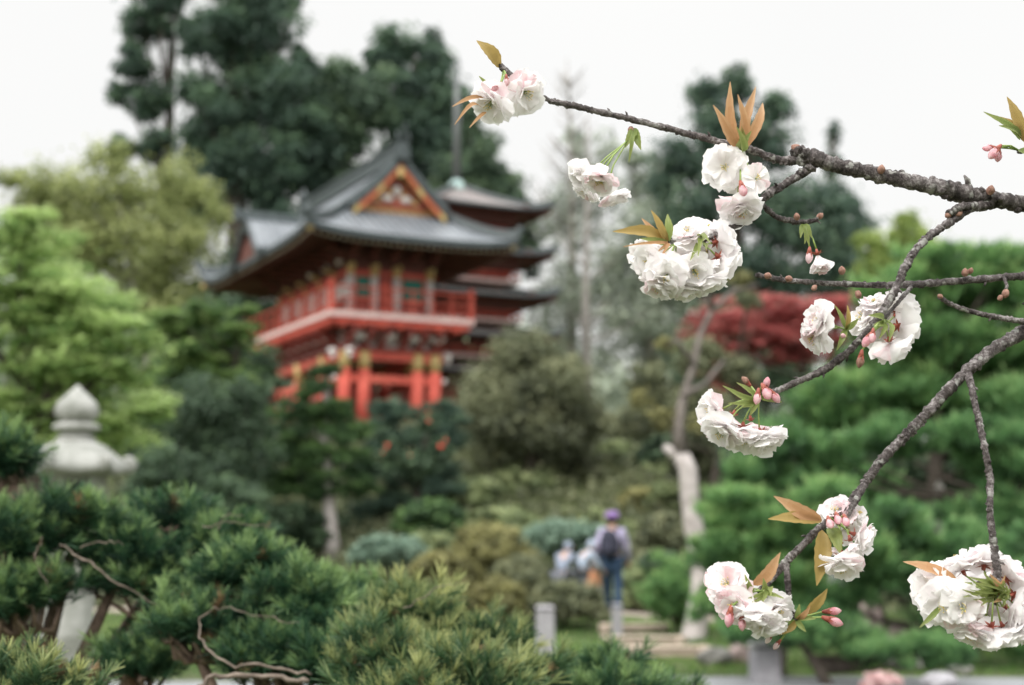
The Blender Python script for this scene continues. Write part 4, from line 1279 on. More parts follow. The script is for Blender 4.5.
post(545, 606, 655, 16, 18, 'short grey post between the brown bush and the near conifer')
post(764, 642, 684, 25, 14.9, 'wide grey post standing at the path edge below the low pine')
post(617, 604, 640, 9, 21, 'slim grey post at the left end of the plank steps')


def plank_step(xa, xb, Y, label):
    c = at((xa + xb) / 2, 640, Y); g = ground_z(c.x, Y); L = (xb - xa) * Y / FPX
    root = empty('plank_step', (c.x, Y, g), R(random.uniform(-2, 2)), label, 'step', 'timber steps below the visitors')
    m = MB(); m.box((0, 0, .08), (L, .34, .1)); m.box((0, -.05, .134), (L * 1.01, .3, .012)); m.build('plank', M['wood'], root)
    for s in (-1, 1):
        m = MB(); m.lathe([(.045, -.1), (.045, .15), (.03, .17)], 8, (s * L * .42, -.215, 0)); m.build('peg', M['wood'], root)


plank_step(600, 668, 21.6, 'farthest of the three pale plank steps, just below the backpacker')
plank_step(602, 684, 19.3, 'middle one of the three pale plank steps below the backpacker')
plank_step(610, 708, 17.6, 'nearest and widest of the three pale plank steps')


# ------------------------------------------------------------------ people
def skin_chain(name, verts, edges, radii, mat, parent, root_i=0, sub=2):
    me = bpy.data.meshes.new(name)
    me.from_pydata([tuple(v) for v in verts], edges, [])
    o = bpy.data.objects.new(name, me); col.objects.link(o)
    md = o.modifiers.new('skin', 'SKIN'); md.use_smooth_shade = True
    for i, r in enumerate(radii):
        sv = me.skin_vertices[0].data[i]
        sv.radius = (r, r) if not hasattr(r, '__len__') else r
        sv.use_root = (i == root_i)
    s = o.modifiers.new('sub', 'SUBSURF'); s.levels = sub; s.render_levels = sub
    dg = bpy.context.evaluated_depsgraph_get(); dg.update()
    me2 = bpy.data.meshes.new_from_object(o.evaluated_get(dg))
    o.modifiers.clear(); o.data = me2; bpy.data.meshes.remove(me)
    me2.materials.clear(); me2.materials.append(mat)
    me2.polygons.foreach_set('use_smooth', [True] * len(me2.polygons))
    o.parent = parent
    return o


def cloth(n, a, b): return surf(n, a, b, 12, .85, .3)


M['skin'] = surf('skin', (.42, .26, .19), (.52, .34, .26), 6, .6, .05)


def person(px, head_py, Y, height, face, label, shirt, trousers, hair, pose='walk', pack=None, hat=None, foot_z=None):
    t = at(px, head_py, Y); g = foot_z if foot_z is not None else ground_z(t.x, Y)
    root = empty('person', (t.x, Y, g), face, label, 'person')
    s = height / 1.7
    J = {}
    st = .16 if pose == 'walk' else .03
    J['pel'] = (0, 0, .95); J['sp'] = (0, .01, 1.12); J['ch'] = (0, .0, 1.32); J['nk'] = (0, .0, 1.47); J['hd0'] = (0, -.01, 1.53); J['hd'] = (0, -.02, 1.62)
    for sd, k in (('L', -1), ('R', 1)):
        f = st * k
        J['hip' + sd] = (.09 * k, 0, .9); J['kn' + sd] = (.1 * k, -f * .5 - .03, .49); J['an' + sd] = (.1 * k, -f, .09); J['toe' + sd] = (.12 * k, -f - .16, .04)
        J['sh' + sd] = (.18 * k, 0, 1.4); J['el' + sd] = (.24 * k, .03 + f * .5, 1.13); J['wr' + sd] = (.25 * k, -.12 + f * .4, .92); J['ha' + sd] = (.25 * k, -.15 + f * .4, .86)
    if pose == 'lean':
        for n_ in ('sp', 'ch', 'nk', 'hd0', 'hd', 'shL', 'shR'):
            x, y, z = J[n_]; h = z - .95; J[n_] = (x, y - h * .5, .95 + h * .86)
        for sd, k in (('L', -1), ('R', 1)):
            J['el' + sd] = (.22 * k, -.36, 1.1); J['wr' + sd] = (.15 * k, -.52, 1.0); J['ha' + sd] = (.14 * k, -.58, .97)
    names = list(J); idx = {n_: i for i, n_ in enumerate(names)}
    V = [Vector(J[n_]) * s for n_ in names]
    rad = {'pel': .13, 'sp': .115, 'ch': .135, 'nk': .055, 'hd0': .07, 'hd': .095, 'hip': .085, 'kn': .055, 'an': .038, 'toe': .032, 'sh': .06, 'el': .042, 'wr': .028, 'ha': .036}
    rr = [rad.get(n_, rad.get(n_[:-1], .05)) * s for n_ in names]
    E = [('pel', 'sp'), ('sp', 'ch'), ('ch', 'nk'), ('nk', 'hd0'), ('hd0', 'hd')]
    for sd in 'LR': E += [('pel', 'hip' + sd), ('hip' + sd, 'kn' + sd), ('kn' + sd, 'an' + sd), ('an' + sd, 'toe' + sd), ('ch', 'sh' + sd), ('sh' + sd, 'el' + sd), ('el' + sd, 'wr' + sd), ('wr' + sd, 'ha' + sd)]
    Ei = [(idx[a], idx[b]) for a, b in E]
    # fingers as short chains from the palm
    for sd, k in (('L', -1), ('R', 1)):
        h = Vector(J['ha' + sd]) * s
        for q in range(5):
            off = Vector(((q - 2) * .004 * k, (q - 1.8) * .017, 0)) * s
            ln = (.045, .07, .075, .068, .052)[q] * s
            if q == 0: off = Vector((-.02 * k, -.035, .02)) * s
            a = len(V); V.append(h + off + Vector((0, -.003, -.02 * s))); rr.append(.011 * s)
            V.append(h + off + Vector((-.008 * k, -.008, -ln * .6 - .02 * s))); rr.append(.009 * s)
            V.append(h + off + Vector((-.018 * k, -.004, -ln - .015 * s))); rr.append(.007 * s)
            Ei += [(idx['ha' + sd], a), (a, a + 1), (a + 1, a + 2)]
    body = skin_chain('body', V, Ei, rr, M['skin'], root, idx['pel'], 1)
    def sub(name, ns, es, mult, mat, add=0.0):
        vv = [Vector(J[n_]) * s for n_ in ns]; ii = {n_: i for i, n_ in enumerate(ns)}
        r2 = [rad.get(n_, rad.get(n_[:-1], .05)) * s * mult + add * s for n_ in ns]
        return skin_chain(name, vv, [(ii[a], ii[b]) for a, b in es], r2, mat, root, 0, 2)
    sub('jacket', ['ch', 'sp', 'pel', 'nk', 'shL', 'elL', 'wrL', 'shR', 'elR', 'wrR'],
        [('ch', 'sp'), ('sp', 'pel'), ('ch', 'nk'), ('ch', 'shL'), ('shL', 'elL'), ('elL', 'wrL'), ('ch', 'shR'), ('shR', 'elR'), ('elR', 'wrR')], 1.14, shirt, .012)
    sub('trousers', ['pel', 'hipL', 'knL', 'anL', 'hipR', 'knR', 'anR'],
        [('pel', 'hipL'), ('hipL', 'knL'), ('knL', 'anL'), ('pel', 'hipR'), ('hipR', 'knR'), ('knR', 'anR')], 1.13, trousers, .014)
    shoe = surf('shoe_leather', (.05, .05, .05), (.12, .11, .1), 20, .6, .1)
    for sd in 'LR':
        a = Vector(J['an' + sd]) * s; b = Vector(J['toe' + sd]) * s
        m = MB(); m.ball(((a.x + b.x) / 2, (a.y + b.y) / 2 + .01, .045 * s), (.048 * s, .14 * s, .045 * s), 12); m.build('shoe', shoe, root)
    hd = Vector(J['hd']) * s
    m = MB(); m.ball(hd + Vector((0, .022, .02)) * s, (.1 * s, .112 * s, .115 * s), 14); m.build('hair', hair, root)
    m = MB()   # face: nose, eyes, mouth, ears
    m.ball(hd + Vector((0, -.105, -.01)) * s, (.014 * s, .02 * s, .022 * s), 8, 0)
    for k in (-1, 1):
        m.ball(hd + Vector((.034 * k, -.088, .02)) * s, (.014 * s, .01 * s, .009 * s), 8, 1)
        m.ball(hd + Vector((.095 * k, 0, 0)) * s, (.012 * s, .022 * s, .032 * s), 8, 0)
    m.ball(hd + Vector((0, -.09, -.05)) * s, (.024 * s, .01 * s, .007 * s), 8, 2)
    m.build('face', [M['skin'], shoe, M['calyx']], root)
    if hat:
        m = MB(); c = hd + Vector((0, .005, .045)) * s
        m.lathe([(.128 * s, -.03 * s), (.124 * s, .0), (.118 * s, .03 * s), (.1 * s, .062 * s), (.06 * s, .08 * s), (.01 * s, .088 * s)], 18, c)
        m.build('knit_hat', hat, root)
    if pack:
        m = MB(); c = Vector(J['ch']) * s
        m.ball(c + Vector((.02, .2, -.12)) * s, (.165 * s, .12 * s, .25 * s), 16); m.ball(c + Vector((.02, .29, -.2)) * s, (.12 * s, .06 * s, .13 * s), 14)
        p = m.build('backpack', pack, root)
        m = MB()
        for k in (-1, 1):
            m.tube([c + Vector((.02 + .11 * k, .13, .1)) * s, c + Vector((.12 * k, .0, .13)) * s, c + Vector((.13 * k, -.16, .0)) * s, c + Vector((.14 * k, -.05, -.22)) * s, c + Vector((.02 + .12 * k, .12, -.28)) * s], .018 * s, 6)
        m.build('strap', pack, p)
    return root


pale_violet = cloth('violet_grey_fleece', (.30, .25, .42), (.48, .46, .58))
navy = cloth('navy_denim', (.025, .05, .10), (.055, .10, .17))
blackpack = cloth('black_nylon', (.02, .022, .035), (.05, .05, .075))
purple = cloth('purple_knit', (.17, .10, .27), (.30, .19, .42))
darkhair = cloth('dark_hair', (.02, .016, .013), (.045, .035, .03))
paleblue = cloth('pale_blue_jacket', (.27, .33, .42), (.44, .50, .58))
greyblue = cloth('grey_blue_jacket', (.16, .19, .25), (.30, .34, .42))
greytr = cloth('grey_trousers', (.10, .11, .13), (.2, .21, .24))
person(612, 522, 24.8, 1.76, R(168), 'person in purple knit hat with a dark backpack and blue trousers, seen from behind', pale_violet, navy, darkhair, 'walk', blackpack, purple)
person(561, 553, 24.0, 1.3, R(150), 'smaller person in a grey blue jacket bending forward furthest left behind the brown bush', greyblue, greytr, greyblue, 'lean')
person(579, 556, 24.4, 1.32, R(120), 'person in a pale blue jacket leaning forward beside the backpacker', paleblue, greytr, paleblue, 'lean')


def bag():
    Y = 25.1; c = at(593, 590, Y)
    root = empty('shopping_bag', (c.x, Y, at(593, 596, Y).z), .2, 'white and orange carrier bag held at the left of the backpacker', 'bag')
    o = surf('orange_plastic', (.62, .27, .13), (.76, .40, .24), 8, .5, .1)
    H = 26 * Y / FPX; W = 15 * Y / FPX
    m = MB(); n = 12; V = []
    prof = [(0, .85), (.15, 1.0), (.4, 1.05), (.7, .95), (1.0, .7)]
    for z, r in prof:
        for i in range(n):
            a = 2 * PI * i / n; V.append((W / 2 * r * math.cos(a) * (1 + .1 * math.sin(3 * a + z * 5)), W / 3 * r * math.sin(a), z * H))
    F = [(j * n + i, j * n + (i + 1) % n, (j + 1) * n + (i + 1) % n, (j + 1) * n + i) for j in range(4) for i in range(n)] + [tuple(range(n - 1, -1, -1))]
    m.add(V, F, 0, True)
    for k, f in enumerate(F[:-1]):
        if k // n in (2, 3): m.m[k] = 1
    m.build('bag_body', [M['white'], o], root)
    m = MB(); m.tube([(-W * .2, 0, H * .97), (-W * .15, 0, H * 1.2), (0, 0, H * 1.28), (W * .15, 0, H * 1.2), (W * .2, 0, H * .97)], .012, 6); m.build('handle', o, root)


bag()

# red blossoms on the tiered pine area: a camellia with red flowers
plant('camellia', 'small dark camellia with scattered red blooms in front of the tiered pine', 'bush', 30.5, 410,
      [(388, 450, 16, 12), (440, 450, 16, 12), (415, 465, 30, 14), (428, 425, 12, 10)], 'broad', 'dark', 3500, 4.5, trunk_r=.05)
cam_root = [o for o in bpy.data.objects if o.name.startswith('camellia')][0]
for (px, py, r) in ((387, 446, 4.5), (383, 452, 2.5), (441, 446, 5), (446, 440, 3), (429, 421, 3.5), (428, 412, 2.5), (410, 455, 2.2)):
    m = MB(); p = at(px, py, 29.9) - cam_root.location; k = 30 / FPX * r * .62
    for j in range(9):
        d = Vector((random.gauss(0, 1), random.gauss(0, 1), random.gauss(0, 1))).normalized()
        m.ball(p + d * k * .6, (k * .5, k * .5, k * .35), 6)
    m.build('red_bloom', surf('red_bloom', (.55, .05, .03), (.75, .12, .08), 8, .6, 0) if 'red_bloom' not in M else M['red_bloom'], cam_root)
plant('pink_azalea', 'pale pink blooming azalea at the bottom edge under the right cherry twigs', 'bush', 14.2, 882,
      [(882, 682, 18, 10), (872, 688, 14, 8)], 'dome', 'pinkbush', 2500, 5, trunk_r=.03)


# ------------------------------------------------------------------ near conifer shrubs
def tuft_template(seed, n=84, L=.045, nl=.023, w=.00125):
    r = np.random.default_rng(seed)
    t = r.uniform(0, 1, n) ** .8
    a = r.uniform(0, 2 * PI, n)
    ang = np.where(t > .85, r.uniform(.15, .6, n), r.uniform(.55, 1.1, n))
    base = np.stack([np.zeros(n), np.zeros(n), t * L], 1)
    d = np.stack([np.sin(ang) * np.cos(a), np.sin(ang) * np.sin(a), np.cos(ang)], 1)
    ll = nl * r.uniform(.7, 1.2, (n, 1)) * (1 - .25 * t[:, None])
    side = np.cross(d, r.normal(size=(n, 3))); side /= np.linalg.norm(side, axis=1, keepdims=True)
    tip = base + d * ll
    V = np.stack([base - side * w / 2, base + side * w / 2, tip + side * w * .28, tip - side * w * .28], 1)
    return V, t


def shoots(pos, dirs, scale, base_v):
    """place tufts; returns V,F,vals"""
    temps = [tuft_template(i) for i in range(7)]
    n = len(pos); outV = []; outv = []
    for i in range(n):
        V, t = temps[i % 7]
        z = dirs[i] / np.linalg.norm(dirs[i])
        x = np.cross(z, [.3, .5, .8]); x /= np.linalg.norm(x); y = np.cross(z, x)
        a = rng.uniform(0, 6.28); ca, sa = math.cos(a), math.sin(a)
        x2 = x * ca + y * sa; y2 = -x * sa + y * ca
        Rm = np.stack([x2, y2, z])
        outV.append((V.reshape(-1, 3) * scale[i]) @ Rm + pos[i])
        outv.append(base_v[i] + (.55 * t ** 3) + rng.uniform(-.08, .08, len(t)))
    return np.concatenate(outV), np.concatenate(outv)


def near_shrub(name, label, base, ells, ntuft, mat, twigs=60, tsc=1.0, keepout=None):
    """ells in pixels + depth: (px,py,rx,ry,Y)"""
    root = empty(name, (base[0], base[1], 0), label=label, cat='shrub', group='near conifer shrubs in the foreground')
    off = np.array([base[0], base[1], 0.])
    E = []
    for (px, py, rx, ry, Y) in ells:
        c = at(px, py, Y); k = Y / FPX; E.append((c.x, c.y, c.z, rx * k, (rx + ry) * .5 * k * .9, ry * k))
    wts = np.array([e[3] * e[5] for e in E]); wts /= wts.sum()
    pos = []; dirs = []; scs = []; bv = []
    m = MB()
    for e, wt in zip(E, wts):
        c = np.array(e[:3]); r = np.array(e[3:])
        K = max(7, int(44 * math.sqrt(wt)))
        for _ in range(K):
            d = rand_dirs(1)[0]; d[2] = abs(d[2]) * .9 - .25
            bc = c + d * r * rng.uniform(.3, .85)
            br = r.mean() * rng.uniform(.18, .46)
            sv = rng.uniform(-.16, .2)
            nn = int(.5 * ntuft * wt / K * rng.uniform(.35, 1.7))
            dd = rand_dirs(nn); dd[:, 2] = np.where(dd[:, 2] < -.3, -dd[:, 2], dd[:, 2])
            rr = rng.uniform(.35, 1.0, (nn, 1))
            P = bc + dd * br * rr * [1.1, 1.1, .65]
            D = dd * [1, 1, .6] + np.array([0, 0, .75]) + rng.normal(size=(nn, 3)) * .25
            pos.append(P); dirs.append(D); scs.append(tsc * rng.uniform(.6, 1.3, nn) * rng.uniform(.75, 1.2)); bv.append(.04 + sv + .3 * rr[:, 0] * (dd[:, 2] * .5 + .5) + rng.uniform(-.06, .1, nn))  # inner and lower shoots darker: deep shade put into needle colour
            # twig from inner centre to clump and short ones into shoots
            a = Vector(c - off - [0, 0, r[2] * .5]); b = Vector(bc - off)
            mid = a.lerp(b, .5) + Vector((random.uniform(-.02, .02), 0, -.02))
            m.tube([a, mid, b], [.007, .005, .0035], 5)
            for q in range(0, nn, 3):
                p = Vector(P[q] - off); h = b.lerp(p, .5) + Vector((0, 0, -.006))
                m.tube([b, h, p], [.0028, .0022, .0014], 4)
    pos = np.concatenate(pos); dirs = np.concatenate(dirs); scs = np.concatenate(scs); bv = np.concatenate(bv)
    V, v = shoots(pos, dirs, scs * 1.2, bv)
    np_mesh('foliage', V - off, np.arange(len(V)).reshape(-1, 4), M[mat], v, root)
    # a few dead brown shoots among the green
    sel = rng.choice(len(pos), max(6, len(pos) // 22), replace=False)
    Vd, vd = shoots(pos[sel] + rng.normal(size=(len(sel), 3)) * .012, dirs[sel], scs[sel] * .95, bv[sel] * 0 + .2)
    np_mesh('dead_needles', Vd - off, np.arange(len(Vd)).reshape(-1, 4), M['deadneedle'], vd, root)
    # stem to ground and limbs to each mass
    lo = min(e[2] - e[5] for e in E)
    s0 = Vector((0, 0, -.05)); s1 = Vector((.03, .02, max(.3, lo * .7)))
    m.tube([s0, s0.lerp(s1, .5) + Vector((.03, 0, 0)), s1], [.045, .035, .028], 8)
    for e in E:
        b = Vector(e[:3]) - Vector(off) - Vector((0, 0, e[5] * .4)); mid = s1.lerp(b, .5) + Vector((0, 0, .05))
        m.tube([s1, mid, b], [.024, .016, .009], 7)
    m.build('branches', M['twig'], root)
    return root, off


M['twig'] = surf('conifer_twig_bark', (.08, .055, .04), (.22, .16, .12), 60, .8, .3, dist=.002)
M['deadwood'] = surf('grey_dead_wood', (.06, .045, .035), (.26, .21, .17), 50, .85, .5, dist=.003)

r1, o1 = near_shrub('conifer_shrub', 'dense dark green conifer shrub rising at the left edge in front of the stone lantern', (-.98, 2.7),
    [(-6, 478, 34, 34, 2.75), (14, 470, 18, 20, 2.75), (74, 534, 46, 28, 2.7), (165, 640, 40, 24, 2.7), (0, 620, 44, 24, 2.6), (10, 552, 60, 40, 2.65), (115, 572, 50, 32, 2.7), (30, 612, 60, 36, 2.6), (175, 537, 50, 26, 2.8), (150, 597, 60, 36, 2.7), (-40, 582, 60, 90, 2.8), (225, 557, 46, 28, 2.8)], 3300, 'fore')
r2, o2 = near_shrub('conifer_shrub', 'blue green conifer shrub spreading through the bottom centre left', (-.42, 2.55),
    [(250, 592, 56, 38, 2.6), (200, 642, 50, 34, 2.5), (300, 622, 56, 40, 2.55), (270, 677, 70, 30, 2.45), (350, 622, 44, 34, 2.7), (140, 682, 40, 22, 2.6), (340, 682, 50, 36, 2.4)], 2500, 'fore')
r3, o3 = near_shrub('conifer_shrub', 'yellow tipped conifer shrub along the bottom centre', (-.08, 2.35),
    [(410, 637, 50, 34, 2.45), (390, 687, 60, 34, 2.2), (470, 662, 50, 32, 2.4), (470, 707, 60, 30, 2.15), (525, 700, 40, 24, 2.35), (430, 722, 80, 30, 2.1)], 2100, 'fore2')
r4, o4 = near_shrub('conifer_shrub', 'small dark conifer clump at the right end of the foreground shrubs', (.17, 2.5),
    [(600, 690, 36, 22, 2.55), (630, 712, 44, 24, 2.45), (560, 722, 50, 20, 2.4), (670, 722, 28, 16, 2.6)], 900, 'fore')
r5, o5 = near_shrub('conifer_shrub', 'close yellow tipped conifer sprig in the bottom left corner', (-.72, 2.05),
    [(30, 694, 52, 22, 1.95), (0, 712, 70, 30, 1.9), (70, 712, 30, 18, 1.95)], 520, 'fore2', tsc=.8)


def dead(root, off, pts, rad):
    m = MB(); P = []
    for i, (px, py, Y) in enumerate(pts): P.append(at(px, py, Y) - Vector(off))
    # catmull-rom
    Q = []; RR = []
    for i in range(len(P) - 1):
        p0, p1, p2, p3 = P[max(i - 1, 0)], P[i], P[i + 1], P[min(i + 2, len(P) - 1)]
        for k in range(6):
            t = k / 6
            Q.append(.5 * ((2 * p1) + (p2 - p0) * t + (2 * p0 - 5 * p1 + 4 * p2 - p3) * t * t + (3 * p1 - p0 - 3 * p2 + p3) * t ** 3))
            RR.append((rad[i] * (1 - t) + rad[i + 1] * t) * random.uniform(.85, 1.15))
    Q.append(P[-1]); RR.append(rad[-1])
    m.tube([q + Vector((random.uniform(-.003, .004), .10 + random.uniform(-.004, .004), random.uniform(-.004, .004))) for q in Q], [q * random.uniform(.24, .34) for q in RR], 8); m.build('bare_branch', M['deadwood'], root)


dead(r2, o2, [(300, 682, 2.15), (255, 672, 2.15), (215, 672, 2.15), (190, 650, 2.2), (185, 625, 2.25), (205, 612, 2.25), (245, 620, 2.25), (290, 628, 2.25)], [.007, .008, .007, .005, .004, .003, .003, .002])
dead(r2, o2, [(300, 690, 2.1), (250, 682, 2.1), (200, 684, 2.1), (180, 700, 2.1)], [.012, .013, .013, .012])
dead(r1, o1, [(40, 545, 2.35), (60, 556, 2.35), (100, 585, 2.35), (160, 618, 2.4)], [.006, .006, .005, .003])
dead(r1, o1, [(60, 548, 2.35), (90, 542, 2.35), (105, 545, 2.35)], [.004, .003, .002])
dead(r2, o2, [(190, 528, 2.4), (225, 522, 2.4), (262, 528, 2.4)], [.004, .003, .002])
dead(r2, o2, [(205, 530, 2.4), (215, 514, 2.4), (232, 515, 2.4)], [.003, .0025, .0015])
dead(r1, o1, [(20, 540, 2.3), (14, 560, 2.3), (30, 590, 2.3)], [.003, .003, .002])
dead(r3, o3, [(400, 610, 2.15), (440, 590, 2.15), (455, 585, 2.15)], [.003, .002, .0015])


# ------------------------------------------------------------------ cherry tree
CT = Vector((1.35, 2.0, 0))
CHERRY = empty('cherry_tree', CT, label='flowering cherry tree reaching in from the right with white double blossoms', cat='tree')


def smooth_path(pts, sub=7):
    P = [Vector(p[:3]) for p in pts]; rr = [p[3] for p in pts]; Q = []; RR = []
    for i in range(len(P) - 1):
        p0, p1, p2, p3 = P[max(i - 1, 0)], P[i], P[i + 1], P[min(i + 2, len(P) - 1)]
        for k in range(sub):
            t = k / sub
            Q.append(.5 * ((2 * p1) + (p2 - p0) * t + (2 * p0 - 5 * p1 + 4 * p2 - p3) * t * t + (3 * p1 - p0 - 3 * p2 + p3) * t ** 3))
            RR.append(rr[i] * (1 - t) + rr[i + 1] * t)
    Q.append(P[-1]); RR.append(rr[-1])
    return Q, RR


def branch(pix, extra=(), knobs=True, name='branch', sub=9):
    """pix: (px,py,Y,radius_px)"""
    pts = [(*(at(px, py, Y) - CT), r * .9 * Y / FPX) for (px, py, Y, r) in pix]
    pts = [(*(Vector(e[:3]) - CT), e[3]) for e in extra] + pts
    Q, RR = smooth_path(pts, sub * 2)
    m = MB()
    # walk with jitter and growth-ring swellings
    Q2 = []; R2 = []
    for i, (q, r) in enumerate(zip(Q, RR)):
        j = r * .16
        Q2.append(q + Vector((random.uniform(-j, j), random.uniform(-j, j), random.uniform(-j, j))))
        R2.append(r * random.choice((.90, .96, 1.0, 1.04, 1.08, 1.2)))
    m.tube(Q2, R2, 14)
    if knobs:
        for i in range(3, len(Q) - 2):
            if RR[i] < .009 and random.random() < .26:
                t = (Q[i + 1] - Q[i - 1]).normalized(); o = t.orthogonal().normalized(); o = Matrix.Rotation(random.uniform(0, 6.28), 3, t) @ o
                r = RR[i]
                m.ball(Q2[i] + o * r * .85, (r * .55, r * .55, r * .5), 7)
                if random.random() < .12: m.tube([Q2[i] + o * r * .6, Q2[i] + o * r * 1.7 + t * r * .4, Q2[i] + o * r * 2.2 + t * r], [r * .4, r * .36, r * .12], 6)
    return m.build(name, M['cbark'], CHERRY)


# trunk out of frame on the right
m = MB()
Q, RR = smooth_path([(0, 0, -.1, .17), (.02, 0, .4, .13), (-.03, .02, 1.0, .115), (.0, -.02, 1.5, .11), (-.05, -.1, 1.9, .09), (.05, -.1, 2.4, .07), (.2, .1, 3.0, .04), (.3, .2, 3.5, .015)])
m.tube(Q, RR, 18)
m.build('trunk', M['cbark'], CHERRY)
TR = lambda z, r, dx=-.05, dy=-.05: (CT.x + dx, CT.y + dy, z, r)

A = branch([(1080, 214, 1.47, 10), (1024, 204, 1.44, 9.5), (975, 196, 1.43, 9), (930, 186, 1.42, 9), (880, 175, 1.42, 8.5), (835, 165, 1.42, 8.5), (800, 153, 1.42, 8), (796, 151, 1.42, 5)], [TR(1.9, .03), (.95, 1.75, 1.98, .02)])
A2 = branch([(812, 160, 1.42, 6.5), (780, 160, 1.42, 4.6), (750, 150, 1.42, 4.2), (700, 137, 1.42, 4), (650, 124, 1.41, 3.6), (600, 112, 1.40, 3.4), (565, 104, 1.39, 3.6), (549, 101, 1.39, 3)], name='branch')
A3 = branch([(552, 102, 1.39, 2.6), (535, 92, 1.38, 2.6), (515, 78, 1.36, 3.2), (503, 68, 1.35, 3.4), (497, 62, 1.35, 2)], knobs=False)
A4 = branch([(812, 166, 1.42, 6), (795, 178, 1.42, 4.5), (775, 190, 1.41, 4), (762, 200, 1.40, 4), (754, 218, 1.40, 3), (720, 232, 1.38, 3), (690, 246, 1.37, 3), (668, 240, 1.36, 2.5)])
A5 = branch([(762, 204, 1.40, 3.2), (775, 216, 1.41, 2.8), (792, 221, 1.41, 3.2), (806, 222, 1.41, 2.6), (818, 219, 1.41, 2.6)])
A6 = branch([(990, 205, 1.43, 5.5), (972, 208, 1.42, 4.4), (950, 222, 1.41, 4.4), (925, 240, 1.40, 4.2), (908, 262, 1.39, 4.6), (895, 290, 1.38, 4.4), (878, 318, 1.37, 4.4), (855, 345, 1.37, 4.2), (830, 366, 1.37, 4), (800, 381, 1.37, 3.6), (772, 392, 1.37, 3), (755, 396, 1.37, 2)])
A7 = branch([(975, 206, 1.42, 4.2), (962, 207, 1.41, 4.4), (949, 214, 1.41, 4.6)], knobs=False)
Bb = branch([(1080, 272, 1.46, 4.5), (1024, 276, 1.44, 4.2), (970, 280, 1.43, 4), (920, 284, 1.42, 4), (870, 285, 1.41, 3.4), (820, 283, 1.41, 3), (785, 280, 1.40, 3), (756, 275, 1.40, 2.6)], [TR(1.7, .02), (.95, 1.78, 1.8, .011)])
B2 = branch([(912, 286, 1.41, 2.6), (900, 300, 1.39, 2.2), (885, 318, 1.38, 2)], knobs=False)
Cc = branch([(1080, 334, 1.45, 3.4), (1024, 322, 1.43, 3.2), (985, 315, 1.42, 3), (955, 306, 1.42, 2.6), (939, 297, 1.41, 2.2)], [TR(1.62, .02), (.95, 1.78, 1.7, .01)])
D_b = branch([(1080, 305, 1.47, 7.5), (1024, 332, 1.44, 7), (990, 352, 1.43, 6.4), (960, 378, 1.42, 6), (930, 410, 1.41, 6), (905, 436, 1.41, 5.4), (880, 462, 1.40, 5), (862, 488, 1.40, 4.6), (845, 508, 1.39, 4.2), (820, 528, 1.39, 3.8), (800, 548, 1.38, 4), (785, 563, 1.38, 4.2), (772, 578, 1.38, 3.8), (760, 592, 1.37, 3.4)], [TR(1.55, .03), (.95, 1.8, 1.68, .018)])
D2 = branch([(866, 482, 1.40, 3.6), (856, 500, 1.38, 3.4), (848, 515, 1.38, 3)], knobs=True)
D3 = branch([(786, 562, 1.38, 3.8), (788, 585, 1.37, 3.2), (790, 605, 1.37, 2.8), (796, 620, 1.37, 2.2)])
Ee = branch([(968, 373, 1.42, 4), (973, 395, 1.40, 3.6), (980, 425, 1.39, 3.8), (985, 450, 1.38, 3.4), (990, 480, 1.38, 3.8), (990, 510, 1.37, 3.6), (993, 540, 1.37, 4), (997, 570, 1.37, 4), (997, 592, 1.37, 3.4), (996, 604, 1.37, 2.4)])
F_b = branch([(1090, 120, 1.40, 5), (1050, 140, 1.40, 4), (1026, 150, 1.40, 3.2), (1018, 152, 1.40, 2)], [TR(2.2, .03, .0, -.1), (1.0, 1.8, 2.15, .014)])


def cam_dir(f):
    """f = (right, up, towards camera)"""
    return (Vector((1, 0, 0)) * f[0] + Vector((0, -math.sin(PITCH), math.cos(PITCH))) * f[1] - Vector((0, math.cos(PITCH), math.sin(PITCH))) * f[2]).normalized()


def petal(m, O, F, U, phi, L, Wd, e0, e1, ruf, mi, nr=6, nc=6, z0=0.0, notch=True):
    """flower at O facing F; phi azimuth; e0 elevation from the flower plane at the base, e1 extra bending outward"""
    S = F.cross(U).normalized()
    rad = U * math.cos(phi) + S * math.sin(phi)
    tan = F.cross(rad)
    ph = random.uniform(0, 6.28); ph2 = random.uniform(0, 6.28); tw = random.uniform(-.25, .25)
    V = []
    x = 0; z = z0
    pts = []
    for i in range(nr + 1):
        s = i / nr
        el = e0 + e1 * s
        if i: x += L / nr * math.cos(el); z += L / nr * math.sin(el)
        pts.append((x, z, el))
    cup = random.uniform(.1, .3)
    for i in range(nr + 1):
        s = i / nr
        wd = Wd * (.16 + .84 * math.sin(min(1, s * 1.28) * PI / 2) ** 1.3) * (1 if s < .8 else 1 - ((s - .8) / .2) ** 2 * .34)
        for j in range(nc + 1):
            t = 2 * j / nc - 1
            x, z, el = pts[i]
            ext = 0
            if s > .55:
                k = (s - .55) / .45
                ext = -L * (.13 * t * t * k) + L * .045 * math.sin(7 * t + ph) * k
                if notch: ext -= L * .10 * math.exp(-(t / .18) ** 2) * k * k
            off = ruf * L * (s ** 1.6) * (math.sin(3.4 * t + ph) * .5 + .4 * math.sin(7 * t + ph2)) + cup * wd * t * t * (1 - .4 * s) + tw * wd * t * s
            n_r = -math.sin(el); n_z = math.cos(el)
            px = x + ext * math.cos(el) + n_r * off; pz = z + ext * math.sin(el) + n_z * off
            V.append(O + rad * px + F * pz + tan * (wd * .5 * t))
    n = nc + 1
    m.add(V, [(i * n + j, i * n + j + 1, (i + 1) * n + j + 1, (i + 1) * n + j) for i in range(nr) for j in range(nc)], mi, True)


FL_MATS = None


